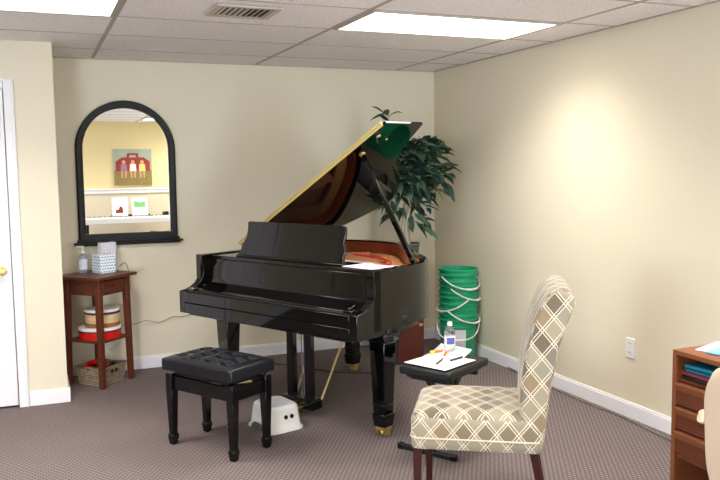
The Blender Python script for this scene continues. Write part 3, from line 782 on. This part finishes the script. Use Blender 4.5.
# pedal lyre
LY = .40
m = MB(); m.box((.67, LY, .07), (.27, .09, .055)); m.box((.67, LY, .1), (.25, .08, .012)); m.build('lyre_box', black_g, pn, bevel=.004)
for a in (.592, .745): MB().box((a, LY, .36), (.055, .04, .52)).build('lyre_post', black_g, pn, bevel=.004)
m = MB(); m.box((.67, LY, .598), (.30, .12, .02)); m.build('lyre_top_block', black_g, pn)
for a in (.62, .67, .72):
    m = MB(); m.prism([(-.012, 0), (-.014, -.06), (-.006, -.085), (.006, -.085), (.014, -.06), (.012, 0)], Matrix.Translation((a, LY-.04, .058)), -.004, .004); m.build('pedal', brass, pn, bevel=.002)
for a in (.66, .68): MB().rod((a, LY+.02, .10), (a, LY+.02, .59), .004).build('pedal_rod', steel, pn, smooth=60)
for a, a2 in ((.572, .545), (.79, .82)): MB().rod((a, LY+.045, .075), (a2, LY+.33, .60), .0075).build('lyre_brace', rod_m, pn, smooth=60)
m = MB(); m.box((.35, .10, .593), (.10, .06, .016)); m.build('under_block', black_s, pn)
for w_, b0, r_ in ((1.375, .585, .015), (1.345, .69, .008)):
    m = MB(); m.lathe([(0, -.012), (r_*.8, -.010), (r_, -.005), (0, -.001)], M=LM @ Matrix.Translation((w_, b0, 0)), n=18); m.build('lid_bumper', mat('button_tan', (214, 186, 128), .5), lido, smooth=50)
# music sheets and a red spiral book on the piano
def sheet(name, pts, z, m_, label, cat='sheet music', lift=.0015, curl=0, fm=None, marks=None):
    m = MB(); m.prism(pts, XY, z, z+lift)
    o = m.build(name, m_); tag(o, label, cat)
    if fm is not None: o.matrix_world = fm
    return o
PM = Matrix.Translation(PO) @ Matrix.Rotation(PA, 4, 'Z')
o = sheet('sheet_music', [(1.16, .25), (1.395, .235), (1.405, .42), (1.17, .435)], .9675, mat('paper_lilac', (232, 222, 238), .6), 'white music sheet lying at the treble end behind the music desk', fm=PM)
m = MB()
for i in range(9): m.box((1.28, .265+i*.018, .9695), (.19, .004, .0006))
m.build('staves', ink, o)
# ------------------------------------------------------------------ piano bench
BR = math.radians(31.3); BC = (-2.368, -1.945)
pb = thing('piano_bench', 'black piano bench with a button-tufted leather seat', 'bench', (*BC, 0), BR)
# local x = short side, local y = long side
tf = [(x, y) for x in (-.5, 0, .5) for y in (-.66, -.22, .22, .66)]
m = MB(); m.cushion((0, 0, .463), (.335, .535, .076), n=40, puff=.020, tuft=tf)
cu = m.build('seat_cushion', leather, pb, bevel=.024, seg=4)
for tx, ty in tf:
    bmb = MB(); bmb.lathe([(0, 0), (.007, .001), (.005, .005), (0, .006)], c=(tx*.165, ty*.265, .4885), n=12); bmb.build('button', leather, cu, smooth=60)
MB().box((0, 0, .412), (.24, .42, .036)).build('lift_frame', black_s, pb)
for sx, sy in ((-1, -1), (1, -1), (1, 1), (-1, 1)):
    x, y = sx*.125, sy*.235
    m = MB(); m.box((x, y, .355), (.048, .048, .10)); m.frustum((x, y, .06), (x, y, .31), .034, .048); m.frustum((x, y, 0), (x, y, .05), .032, .046); m.frustum((x, y, .05), (x, y, .062), .046, .036)
    m.build('leg', black_l, pb, bevel=.003)
for c_, s_ in (((-.125, 0, .352), (.020, .424, .075)), ((.125, 0, .352), (.020, .424, .075)), ((0, -.235, .352), (.204, .020, .075)), ((0, .235, .352), (.204, .020, .075))):
    MB().box(c_, s_).build('apron', black_l, pb, bevel=.002)
kn = MB(); kn.lathe([(0, 0), (.008, 0), (.008, .03), (.021, .032), (.023, .045), (.018, .055), (0, .056)], M=Matrix.Translation((.122, -.205, .418)) @ Matrix.Rotation(PI/2, 4, 'Y'), n=20)
kn.build('height_knob', chrome, pb, smooth=40)
m = MB(); m.bar((-.05, -.19, .392), (.03, -.22, .392), .03, .003); m.build('paper_tag', mat('tag_yellow', (220, 206, 130), .6), pb)

# ------------------------------------------------------------------ white step stool
ss = thing('step_stool', 'small white plastic step stool with a grey tread under the piano', 'step stool', (-1.992, -1.752, 0), math.radians(15))
def rrect(w, d, r, n=6, back=None):
    P = []
    for cx, cy, a0 in ((w/2-r, -d/2+r, -PI/2), (w/2-r, d/2-r, 0), (-w/2+r, d/2-r, PI/2), (-w/2+r, -d/2+r, PI)):
        for i in range(n+1): a_ = a0+PI/2*i/n; P.append((cx+r*math.cos(a_), cy+r*math.sin(a_)))
    return P
m = MB(); lv = [(.245, .285, .05, 0), (.245, .285, .05, .012), (.222, .262, .045, .022), (.20, .235, .042, .12), (.193, .228, .042, .138), (.175, .21, .04, .146)]
rg = [[m.bm.verts.new((x, y, z)) for x, y in rrect(w_, d_, r_)] for w_, d_, r_, z in lv]
for A, B in zip(rg, rg[1:]):
    for i in range(len(A)): j = (i+1) % len(A); m.bm.faces.new((A[i], A[j], B[j], B[i]))
m.bm.faces.new(rg[-1])
m.build('stool_body', white_p, ss, smooth=50)
m = MB(); m.prism(rrect(.16, .195, .035), Matrix.Translation((0, 0, .146)), 0, .002); tr = m.build('tread', white_t, ss)
m = MB()
for i in range(9):
    for j in range(11):
        m.box((-.064+i*.016, -.08+j*.016, .149), (.009, .009, .003))
o = m.build('tread_dots', white_t, tr); o['kind'] = 'stuff'
for x in (-.005, .035):
    m = MB(); m.lathe([(0, 0), (.0125, 0), (.0125, .004), (0, .004)], M=Matrix.Translation((x, -.1232, .083)) @ Matrix.Rotation(PI/2-.13, 4, 'X'), n=20); m.build('finger_hole', dark_s, ss, smooth=40)
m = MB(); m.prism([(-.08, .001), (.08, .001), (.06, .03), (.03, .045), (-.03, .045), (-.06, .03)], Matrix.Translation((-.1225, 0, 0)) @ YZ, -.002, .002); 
m.build('side_arch_shade', mat('arch_shadow_grey', (104, 98, 96), .8), ss)  # solid plate, the arch opening's shade put into its grey

# ------------------------------------------------------------------ plant on its stand behind the piano
ps = thing('plant_stand', 'tall dark cabinet stand with rounded brown front panel behind the piano', 'plant stand', (-.615, -.62, 0), 0)
MB().box((0, 0, .3325), (.25, .25, .665)).build('cabinet', greybox, ps, bevel=.004)
pp = [(-.11, .02), (.118, .02), (.118, .33), (.07, .33)]+[(.07+.18*math.cos(q*PI/20), .10+.23*math.sin(q*PI/20)) for q in range(11, 21)]
MB().prism(pp, Matrix.Translation((0, -.131, 0)) @ XZ, -.005, .005).build('front_panel', brownp, ps, bevel=.002)
MB().box((.09, -.14, .30), (.03, .012, .02)).build('latch', brass, ps, bevel=.002)
PLX, PLY = -.575, -.62; PZ = .665
pl_ = thing('potted_ficus', 'artificial ficus with dark green leaves in a grey pot in the corner', 'potted plant', (PLX, PLY, PZ))
MB().lathe([(0, 0), (.075, 0), (.098, .24), (.104, .245), (.104, .262), (.094, .262), (.090, .235), (0, .232)], n=36).build('pot', pot_m, pl_, smooth=40)
MB().lathe([(0, .246), (.05, .25), (.088, .238)], n=24).build('moss', moss, pl_, smooth=60)
tr = MB()
trunks = [[(-.01, 0, .23), (-.03, .0, .38), (-.02, -.02, .52), (-.01, .0, .68), (.02, 0, .86)], [(.02, .01, .23), (.012, .0, .36), (-.02, .01, .50), (.03, .02, .66), (.08, .02, .84)], [(0, -.02, .23), (-.012, -.02, .4), (.012, -.02, .56), (-.05, -.01, .74), (-.1, 0, .9)]]
for tp in trunks: s_ = smooth_pts(tp, 5); tr.tube(s_, [.019-.010*i/len(s_) for i in range(len(s_))], 8)
tr.build('trunk', bark, pl_, smooth=60)
# leaves
lf = MB(); br = MB()
def leaf(m, p, d, L, W, droop):
    d = d.normalized(); up = V((0, 0, 1)); sd = d.cross(up)
    if sd.length < .1: sd = V((1, 0, 0))
    sd.normalize(); sd = (sd+V((random.uniform(-.4, .4), random.uniform(-.4, .4), random.uniform(-.5, .5)))).normalized()
    prof = [(0, .06), (.18, .7), (.38, 1.0), (.6, .82), (.82, .42), (1, .0)]
    cl, cr_, cc = [], [], []
    for t_, w_ in prof:
        c = p+d*L*t_+V((0, 0, -droop*L*t_*t_)); nrm = sd.cross(d).normalized()
        cc.append(m.bm.verts.new(c-nrm*.004*(w_)))
        if w_ > 0: cl.append(m.bm.verts.new(c+sd*W/2*w_+nrm*.004)); cr_.append(m.bm.verts.new(c-sd*W/2*w_+nrm*.004))
    for i in range(len(prof)-2):
        m.bm.faces.new((cc[i], cc[i+1], cl[i+1], cl[i])); m.bm.faces.new((cr_[i], cr_[i+1], cc[i+1], cc[i]))
    m.bm.faces.new((cc[-2], cc[-1], cl[-1])); m.bm.faces.new((cr_[-1], cc[-1], cc[-2]))
    
def branch(p0, p1, nleaf, L=.11, W=.04):
    p0, p1 = V(p0), V(p1); mid = (p0+p1)/2+V((0, 0, .05))
    pts = smooth_pts([p0, mid, p1], 4); br.tube(pts, [.004-.0025*i/len(pts) for i in range(len(pts))], 5)
    for i in range(nleaf):
        t_ = .25+.75*(i+random.random()*.5)/nleaf; k = min(int(t_*(len(pts)-1)), len(pts)-2); c = pts[k].lerp(pts[k+1], t_*(len(pts)-1)-k)
        out = (p1-p0).normalized(); rnd = V((random.uniform(-1, 1), random.uniform(-1, 1), random.uniform(-.7, .35)))
        leaf(lf, c, out*.6+rnd*.9, L*random.uniform(.8, 1.25), W*random.uniform(.8, 1.2), random.uniform(.1, .5))
# crown blob is measured: wide upper crown leaning right, tapering lower skirt at the trunk
for i in range(76):
    a_ = random.uniform(0, 2*PI); rr = random.uniform(.5, 1)
    z1 = random.uniform(.66, 1.06); rad = .30*math.sqrt(max(.15, 1-((z1-.84)/.27)**2))
    c0 = (random.uniform(-.03, .05), random.uniform(-.02, .02), z1-random.uniform(.05, .15))
    branch(c0, (.085+1.08*rad*rr*math.cos(a_), rad*rr*.8*math.sin(a_), z1), 8, .122, .066)
for i in range(9):
    a_ = random.uniform(0, 2*PI); z1 = random.uniform(.50, .66)
    branch((0, 0, z1+.02), (-.02+.18*math.cos(a_), .14*math.sin(a_), z1), 5, .11, .055)
for p_ in ((-.22, -.10, .56), (-.20, -.12, .47), (-.24, -.08, .66), (.16, -.08, .52), (.15, -.04, .42), (.20, 0, .60), (.11, -.1, .36)): branch((0, 0, p_[2]+.04), p_, 6, .12, .055)
branch((-.06, 0, .9), (-.12, .05, 1.12), 7, .12, .045); branch((-.10, .03, 1.1), (-.16, .05, 1.26), 7, .15, .07)
lf.build('foliage', leaf_m, pl_, smooth=60, uv=False); br.build('branches', bark, pl_, smooth=60, uv=False)

# ------------------------------------------------------------------ stacked buckets
BX, BY = -.182, -.735
def bucket_geo(withhandle):
    pass
NB = 5; BSP = .0885
prof = [(0, .004), (.128, 0), (.133, .006), (.144, .262), (.154, .264), (.156, .270), (.146, .273), (.1465, .312), (.160, .315), (.163, .322), (.148, .326), (.149, .350), (.157, .352), (.159, .362), (.154, .366), (.148, .363), (.143, .30), (.1345, .012), (0, .010)]
proto = thing('bucket', 'x', 'bucket', (BX, BY, 0), 0, 'green buckets nested in the corner')
MB().lathe(prof, n=56).build('bucket_body', bucket_m, proto, smooth=40)
# (rotation, tilt) of each bail, bottom to top
bails = [(-.55, -.95, 1), (.35, -.42, 0), (-.45, -.50, 1), (.30, -.38, 0), (-.30, -.42, 0)]
wherel = ['lowest green bucket with a white label, standing on the carpet in the corner', 'second green bucket from the bottom of the corner stack', 'middle green bucket of the stack in the corner', 'fourth green bucket up in the corner stack, just under the top one', 'topmost open green bucket of the stack in the corner']
def bail(parent, rz, tilt, grip_t):
    # half-hoop hinged at two ears at z=.31, hanging towards the viewer
    Rb = .166; pts = []
    M = Matrix.Translation((0, 0, .31)) @ Matrix.Rotation(rz, 4, 'Z')
    for i in range(25):
        a_ = PI*i/24; x = Rb*math.cos(a_); y = -Rb*math.sin(a_)*1.02
        # swing down: rotate y about x axis
        yy = y*math.cos(tilt); zz = y*math.sin(-tilt)
        k = max(1.0, .168/max(1e-6, math.hypot(x, yy))) if math.hypot(x, yy) < .168 else 1
        pts.append(M @ V((x*k, yy*k, zz)))
    m = MB(); m.tube(pts, .0055, 6); ha = m.build('handle', white_p, parent, smooth=60)
    g_ = pts[10:15]; m = MB(); m.tube(g_, .009, 8); m.build('grip', white_p, ha, smooth=60)
for i in range(NB):
    if i < NB-1:
        b_ = proto.copy(); COL.objects.link(b_)
        c_ = [k for k in bpy.data.objects if k.parent == proto and k.name.startswith('bucket_body')][0].copy(); COL.objects.link(c_); c_.parent = b_
    else: b_ = proto
    b_['label'] = wherel[i]; b_.location = (BX+.002*(i % 2), BY, i*BSP); b_.rotation_euler = (0, 0, 0)
    rz, tl, _ = [(-.15, .95, 0), (1.0, .62, 0), (-1.15, .62, 0), (1.15, .62, 0), (-.75+1.4, .60, 0)][i]
    bail(b_, rz-.45, -tl, 0)
    if i == 0:
        lb = MB(); n_ = 10
        for k in range(n_):
            a0 = -2.35+k*.07; a1 = a0+.07
            rlo, rhi = .1382, .1445
            lb.poly([(rlo*math.cos(a0), rlo*math.sin(a0), .10), (rlo*math.cos(a1), rlo*math.sin(a1), .10), (rhi*math.cos(a1), rhi*math.sin(a1), .25), (rhi*math.cos(a0), rhi*math.sin(a0), .25)])
        lb.build('bucket_label', mat('bucket_label', (206, 206, 214), .5), b_, smooth=60)

# ------------------------------------------------------------------ keyboard bench with papers
KR = math.radians(31); KC = (-1.235, -2.445); KH = .476
kb = thing('keyboard_bench', 'black padded folding bench with tube feet, papers on its seat', 'bench', (*KC, 0), KR)
m = MB(); m.cushion((0, 0, KH-.030), (.43, .315, .055), n=16, puff=.006); m.build('seat_pad', vinyl_d, kb, bevel=.012, seg=3)
MB().box((0, 0, KH-.066), (.37, .25, .016)).build('seat_board', black_s, kb)
for s_ in (-1, 1):
    m = MB(); m.box((s_*.185, 0, .014), (.028, .32, .028)); f_ = m.build('foot_tube', black_s, kb, bevel=.006)
    for q in (-1, 1): MB().box((s_*.185, q*.165, .016), (.034, .03, .032)).build('end_cap', black_l, f_, bevel=.005)
    y_ = .03*s_
    m = MB(); m.bar((s_*.185, y_, .02), (-s_*.13, y_, KH-.075), .022, .036, up=(0, 0, 1)); m.build('cross_bar', black_s, kb, bevel=.003)
    m = MB(); m.box((-s_*.13, 0, KH-.085), (.028, .26, .022)); m.build('seat_bracket', black_s, kb, bevel=.003)
def on_kb(a, b, z): c, s_ = math.cos(KR), math.sin(KR); return (KC[0]+c*a-s_*b, KC[1]+s_*a+c*b, z)
KM = Matrix.Translation((*KC, 0)) @ Matrix.Rotation(KR, 4, 'Z')
TZ = KH-.004
o = sheet('paper_sheet', [(-.205, -.125), (.08, -.148), (.10, .120), (-.175, .150)], TZ+.001, paper_w, 'white paper sheet lying at the left of the black bench seat', 'paper', fm=KM)
m = MB()
for i in range(5): m.box((-.06, -.07+i*.035, TZ+.0029), (.12, .003, .0006))
m.build('print_lines', ink, o)
# curling second sheet
m = MB(); b_ = m.bm; nx = 10; g0, g1 = [], []
for i in range(nx+1):
    u = i/nx; x = -.03+.25*u; z = TZ+.0035+.022*max(0, u-.35)**1.6*2.0
    g0.append(b_.verts.new((x-.02, -.09+.03*u, z))); g1.append(b_.verts.new((x+.02, .135+.03*u, z)))
for i in range(nx): b_.faces.new((g0[i], g0[i+1], g1[i+1], g1[i]))
o = m.build('paper_sheet', paper_w, smooth=60); o.matrix_world = KM; tag(o, 'printed white sheet curling up at the right of the black bench seat', 'paper')
sd = o.modifiers.new('thick', 'SOLIDIFY'); sd.thickness = .0008
m = MB()
def cpt(u, v, dz=.0012):
    x = -.03+.25*u; z = TZ+.0035+.022*max(0, u-.35)**1.6*2.0+dz
    return (x-.02+.04*v, -.09+.03*u+.225*v, z)
for (u0, u1, v0, v1, mi) in ((.5, .85, .72, .86, 0), (.15, .8, .45, .6, 1), (.2, .7, .2, .34, 1), (.82, .95, .3, .6, 0)):
    for k in range(4):
        a0 = u0+(u1-u0)*k/4; a1 = u0+(u1-u0)*(k+1)/4
        m.poly([cpt(a0, v0), cpt(a1, v0), cpt(a1, v1), cpt(a0, v1)], mi)
m.build('printed_areas', [paper_lg, paper_o], o)
# water bottle
wb = thing('water_bottle', 'clear plastic water bottle with blue and white label beside the papers', 'bottle', (-1.135, -2.322, TZ+.006))
MB().lathe([(0, 0), (.026, 0), (.031, .008), (.031, .03), (.029, .034), (.031, .038), (.031, .105), (.028, .125), (.016, .142), (.0125, .148), (.0125, .158), (0, .158)], n=28).build('bottle_body', water, wb, smooth=50)
m = MB(); m.lathe([(.0317, .042), (.0317, .095)], n=28, mi=0); lbo = m.build('label', paper_w, wb, smooth=60)
m = MB()
for k in range(5):
    a0 = -2.6+k*.3; a1 = a0+.3; r_ = .0321
    m.poly([(r_*math.cos(a0), r_*math.sin(a0), .050), (r_*math.cos(a1), r_*math.sin(a1), .050), (r_*math.cos(a1), r_*math.sin(a1), .088), (r_*math.cos(a0), r_*math.sin(a0), .088)])
m.build('label_print', label_b, lbo, smooth=60)
MB().lathe([(0, .152), (.0145, .152), (.0145, .170), (.013, .172), (0, .172)], n=24).build('cap', white_p, wb, smooth=40)
# markers and pens
def pen(name, label, a, b, ang, L, r, m_body, m_cap, z=TZ+.012):
    t = thing(name, label, 'pen', on_kb(a, b, z+r-.002), KR+ang)
    m = MB(); m.tube([(-L/2, 0, 0), (L*.2, 0, 0)], r, 10); m.build('barrel', m_body, t, smooth=60)
    m = MB(); m.tube([(L*.2, 0, 0), (L/2, 0, 0)], r*1.08, 10); m.build('pen_cap', m_cap, t, smooth=60)
pen('highlighter', 'orange and yellow highlighter on the bench seat by the water bottle', -.0+.10, .112, 2.6, .075, .0085, orange, yellow, z=TZ+.004)
pen('marker', 'small orange marker lying on the papers in front of the water bottle', .085, .045, .4, .06, .007, orange, orange, z=TZ+.0045)
pen('ballpoint_pen', 'slim dark pen on the bench papers nearest the viewer', -.066, -.01, .25, .12, .005, cable_b, steel, z=TZ+.004)
pen('ballpoint_pen', 'thicker navy pen on the papers right of the slim dark pen', .025, -.060, -.15, .10, .006, mat('navy_barrel', (44, 48, 84), .4), cable_b, z=TZ+.0045)

# ------------------------------------------------------------------ parsons chair
CD = math.radians(-32.5); CF = V((-1.555, -2.80, 0))
# local: x = towards the back of the chair, y = towards the far side; origin at far front corner
ch = thing('dining_chair', 'upholstered parsons chair in beige lattice fabric with dark wood legs', 'chair', CF, CD)
SD, SW = .55, .485
def soft(m, stations, n=18):
    """stack of rounded rect rings: (cx, cy, z, w, d, r)"""
    rg = []
    for cx, cy, z, w_, d_, r_ in stations: rg.append([m.bm.verts.new((cx+x, cy+y, z)) for x, y in rrect(w_, d_, r_, 5)])
    for A, B in zip(rg, rg[1:]):
        for i in range(len(A)): j = (i+1) % len(A); m.bm.faces.new((A[i], A[j], B[j], B[i]))
    m.bm.faces.new(rg[0][::-1]); m.bm.faces.new(rg[-1])
    return m
m = MB(); cx, cy = SD/2, -SW/2
soft(m, [(cx, cy, .315, SD-.01, SW-.01, .03), (cx, cy, .318, SD, SW, .035), (cx, cy, .352, SD, SW, .035), (cx, cy, .372, SD+.004, SW+.004, .04), (cx, cy, .43, SD+.008, SW+.008, .05), (cx, cy, .452, SD-.006, SW-.006, .06), (cx, cy, .468, SD-.04, SW-.04, .07), (cx, cy, .480, SD-.11, SW-.11, .08), (cx, cy, .486, SD-.25, SW-.25, .06)])
seat = m.build('seat', fabric, ch, smooth=60)
m = MB(); m.tube([(x+cx, y+cy, .364) for x, y in rrect(SD+.006, SW+.006, .04, 5)], .004, 6, close=True); m.build('welt', mat('welt_cord', (206, 192, 164), .8), seat, smooth=60)
# back: side profile in (x,z), scrolled top; width in y
bp = [(SD-.095, .40), (SD-.090, .60), (SD-.068, .75), (SD-.035, .88), (SD-.002, .955), (SD+.025, .992), (SD+.062, 1.012), (SD+.100, 1.006), (SD+.130, .978), (SD+.128, .945), (SD+.095, .86), (SD+.062, .75), (SD+.036, .6), (SD+.018, .45), (SD+.004, .32), (SD-.06, .32)]
m = MB(); m.prism(bp, Matrix(((1, 0, 0, 0), (0, 0, 1, 0), (0, 1, 0, 0), (0, 0, 0, 1))), -SW+.004, -.004)
bk = m.build('backrest', fabric, ch, bevel=.022, seg=4)
for sx, sy, dx in ((.026, -SW+.024, 0), (.040, -.050, 0), (SD-.035, -SW+.035, .06), (SD-.035, -.035, .06)):
    m = MB(); m.frustum((sx+dx, sy, 0), (sx, sy, .318), .028, .036); m.build('leg', mahog, ch, bevel=.003)

# ------------------------------------------------------------------ outlet
ot = thing('wall_outlet', 'white wall outlet plate on the right wall above the baseboard', 'outlet', (0, -2.492, .423))
MB().box((-.004, 0, 0), (.008, .075, .120)).build('cover_plate', white_p, ot, bevel=.003)
for z in (-.028, .028):
    f_ = MB().box((-.0085, 0, z), (.003, .034, .030)).build('socket', white_p, ot, bevel=.003)
    m = MB(); m.box((-.0102, -.007, z+.003), (.001, .003, .010)); m.box((-.0102, .007, z+.003), (.001, .003, .010)); m.build('slots', dark_s, f_)
# cable along right wall
m = MB(); m.tube(smooth_pts([(-.02, -1.2, .01), (-.04, -1.6, .006), (-.06, -2.1, .006), (-.05, -2.5, .006), (-.09, -2.9, .006), (-.07, -3.2, .006), (-.12, -3.6, .006)], 8), .004, 6)
tag(m.build('floor_cable', cable_g, smooth=60), 'thin grey cable lying on the carpet along the right wall', 'cable')
m = MB(); m.tube(smooth_pts([(-2.3, -.06, .10), (-2.1, -.05, .03), (-1.8, -.12, .006), (-1.5, -.4, .006), (-1.25, -.75, .006), (-1.0, -.9, .006)], 8), .004, 6)
tag(m.build('floor_cable', cable_b, smooth=60), 'black cable lying on the carpet behind the piano legs', 'cable')

# ------------------------------------------------------------------ desk at the right
DKX, DKY, DKH = -.885, -3.735, .765          # front left corner of the desk top
dk = thing('desk', 'reddish wood desk with three drawers and an open shelf by the right wall', 'desk', (DKX, DKY, 0))
# local: x into the desk (towards the wall), y along the front (negative = towards viewer)
DW = .45; DD = .80
MB().box((DD/2, -.75, DKH-.010), (DD, 1.50, .020)).build('desk_top', deskw, dk, bevel=.002)
MB().box((DD/2, -.010, (DKH-.02)/2), (DD, .020, DKH-.020)).build('side_panel', deskw, dk, bevel=.001)
MB().box((DD/2, -DW, (DKH-.02)/2), (DD, .018, DKH-.020)).build('side_panel', deskw, dk, bevel=.001)
MB().box((DD-.02, -DW/2, (DKH-.02)/2+.0), (.015, DW-.03, DKH-.020)).build('back_panel', deskd, dk)
MB().box((DD/2, -1.49, (DKH-.02)/2), (DD, .020, DKH-.020)).build('side_panel', deskw, dk, bevel=.001)
MB().box((DD/2-.02, -DW/2, .646), (DD-.06, DW-.04, .012)).build('shelf_board', deskd, dk)
for i, z1 in enumerate((.636, .536, .436)):
    zh = .094
    f_ = MB().box((.012, -DW/2, z1-zh/2), (.018, DW-.034, zh)).build('drawer', deskd, dk, bevel=.002)
    m = MB(); m.prism([(-.014, z1-.002), (.004, z1-.002), (.004, z1-.034), (-.004, z1-.034), (-.014, z1-.012)], XZ, -DW+.03, -.03)
    m.build('drawer_pull', deskw, f_, bevel=.002)
MB().box((.02, -DW/2, .328), (.016, DW-.034, .02)).build('bottom_rail', deskd, dk)
# folders in the open shelf
for i, (h_, mt, nm, dy) in enumerate(((.013, black_s, 'black folder at the bottom of the pile in the desk shelf', 0), (.014, folder_r, 'maroon folder in the middle of the desk shelf pile', .008), (.012, teal, 'teal folder near the top of the desk shelf pile', -.004), (.014, mat('blue_teal', (30, 120, 150), .5), 'bright teal folder, topmost in the desk shelf', .01))):
    z = .653+sum((.013, .014, .012, .014)[:i])+.002*i
    m = MB(); m.box((0, 0, h_/2), (.30, .36, h_)); o = m.build('folder', mt, bevel=.003); o.location = (DKX+.150+.01*i, DKY-DW/2+dy, z); o.rotation_euler = (0, 0, .05*(i-1.5))
    tag(o, nm, 'folder', 'folders in the desk shelf')
# papers on top
def flat(name, label, x, y, w_, d_, rz, z, mt, cat='paper', h_=.003):
    m = MB(); m.box((0, 0, h_/2), (w_, d_, h_)); o = m.build(name, mt); o.location = (DKX+x, DKY+y, DKH+z); o.rotation_euler = (0, 0, rz); tag(o, label, cat); return o
flat('paper_sheet', 'white paper lying under the blue folder on the desk', .20, -.12, .20, .22, .35, .0, paper_w)
flat('folder', 'light blue folder lying on top of the desk', .19, -.21, .20, .26, .3, .0035, folder_b, 'folder', .006)
flat('folder', 'teal folder on the desk overlapping the light blue one', .17, -.33, .18, .20, .1, .010, teal, 'folder', .005)

# ------------------------------------------------------------------ office chair back at the right edge

oc = thing('office_chair', 'cream upholstered office chair cut off by the right edge', 'chair', (-1.222, -4.712, 0), math.radians(-8))
def rr2(w, h0, h1, r, n=8):
    P = []
    for cx, cy, a0 in ((w/2-r, h0+r, -PI/2), (w/2-r, h1-r, 0), (-w/2+r, h1-r, PI/2), (-w/2+r, h0+r, PI)):
        for i in range(n+1): a_ = a0+PI/2*i/n; P.append((cx+r*math.cos(a_), cy+r*math.sin(a_)))
    return P
m = MB(); bm = m.bm; rings = []
for dx, sc in ((-.045, .86), (-.040, .93), (-.025, .985), (0, 1.0), (.025, .985), (.042, .93), (.048, .84)):
    pts = rr2(.48*sc, .50+.24*(1-sc), .955-.24*(1-sc), .15*sc)
    rings.append([bm.verts.new((-.25+dx+.5*y*y-.06*(z-.7), y, z)) for y, z in pts])
for A, B in zip(rings, rings[1:]):
    for i in range(len(A)): j = (i+1) % len(A); bm.faces.new((A[i], A[j], B[j], B[i]))
bm.faces.new(rings[0][::-1]); bm.faces.new(rings[-1])
m.build('backrest', cream_v, oc, smooth=70)
m = MB(); soft(m, [(0, 0, .42, .44, .44, .08), (0, 0, .43, .48, .48, .09), (0, 0, .48, .50, .50, .10), (0, 0, .505, .46, .46, .10), (0, 0, .515, .36, .36, .09)]); m.build('seat', cream_v, oc, smooth=70)
m = MB(); m.bar((-.245, 0, .56), (-.05, 0, .40), .06, .012, up=(1, 0, 1)); m.box((-.1, 0, .405), (.20, .16, .03)); m.build('back_bracket', black_s, oc, bevel=.003)
m = MB(); m.rod((0, 0, .07), (0, 0, .40), .025); m.rod((0, 0, .07), (0, 0, .22), .034); m.build('gas_post', black_s, oc, smooth=50)
for i in range(5):
    a_ = 2*PI*i/5+.3; c_, s_ = math.cos(a_), math.sin(a_)
    m = MB(); m.bar((.02*c_, .02*s_, .10), (.29*c_, .29*s_, .07), .045, .03); b_ = m.build('base_leg', black_s, oc, bevel=.004)
    m = MB(); m.lathe([(0, -.02), (.024, -.02), (.027, -.01), (.027, .01), (.024, .02), (0, .02)], M=Matrix.Translation((.28*c_, .28*s_, .027)) @ Matrix.Rotation(a_, 4, 'Z') @ Matrix.Rotation(PI/2, 4, 'X'), n=18); m.rod((.28*c_, .28*s_, .03), (.28*c_, .28*s_, .07), .008); m.build('caster', black_s, b_, smooth=50)
for s_ in (1, -1):
    m = MB(); m.tube(smooth_pts([(.02, s_*.20, .41), (.02, s_*.29, .43), (.02, s_*.283, .60), (-.03, s_*.283, .73)], 5), .012, 8); ar = m.build('armrest_support', cream_v, oc, smooth=60)
    m = MB(); m.tube(smooth_pts([(-.22, s_*.283, .742), (-.21, s_*.283, .75), (0, s_*.283, .76), (.10, s_*.283, .755), (.11, s_*.283, .745)], 4), [.012]+[.020]*15+[.012], 12); m.build('armrest_pad', cream_v, ar, smooth=60)

# ------------------------------------------------------------------ camera, world, exposure
cp = (-3.2669, -6.1825, 1.5156); yaw, pit, rol, fpx = .3918, .0907, -.0129, 793.19
F = V((math.sin(yaw)*math.cos(pit), math.cos(yaw)*math.cos(pit), -math.sin(pit)))
Rt = V((math.cos(yaw), -math.sin(yaw), 0)); U = Rt.cross(F)
R2 = Rt*math.cos(rol)+U*math.sin(rol); U2 = -Rt*math.sin(rol)+U*math.cos(rol)
M = Matrix((R2, U2, -F)).transposed().to_4x4(); M.translation = cp
cam = bpy.data.cameras.new('camera'); co = bpy.data.objects.new('camera', cam); COL.objects.link(co)
co.matrix_world = M; cam.sensor_width = 36; cam.lens = fpx/720*36; cam.clip_start = .05
SC.camera = co
wd = bpy.data.worlds.new('world'); SC.world = wd; wd.use_nodes = True
wd.node_tree.nodes['Background'].inputs[0].default_value = (.80, .90, 1, 1); wd.node_tree.nodes['Background'].inputs[1].default_value = 21.0
vs = SC.view_settings; vs.view_transform = 'Standard'; vs.look = 'None'; vs.gamma = 1; vs.use_curve_mapping = False
vs.exposure = 0.8
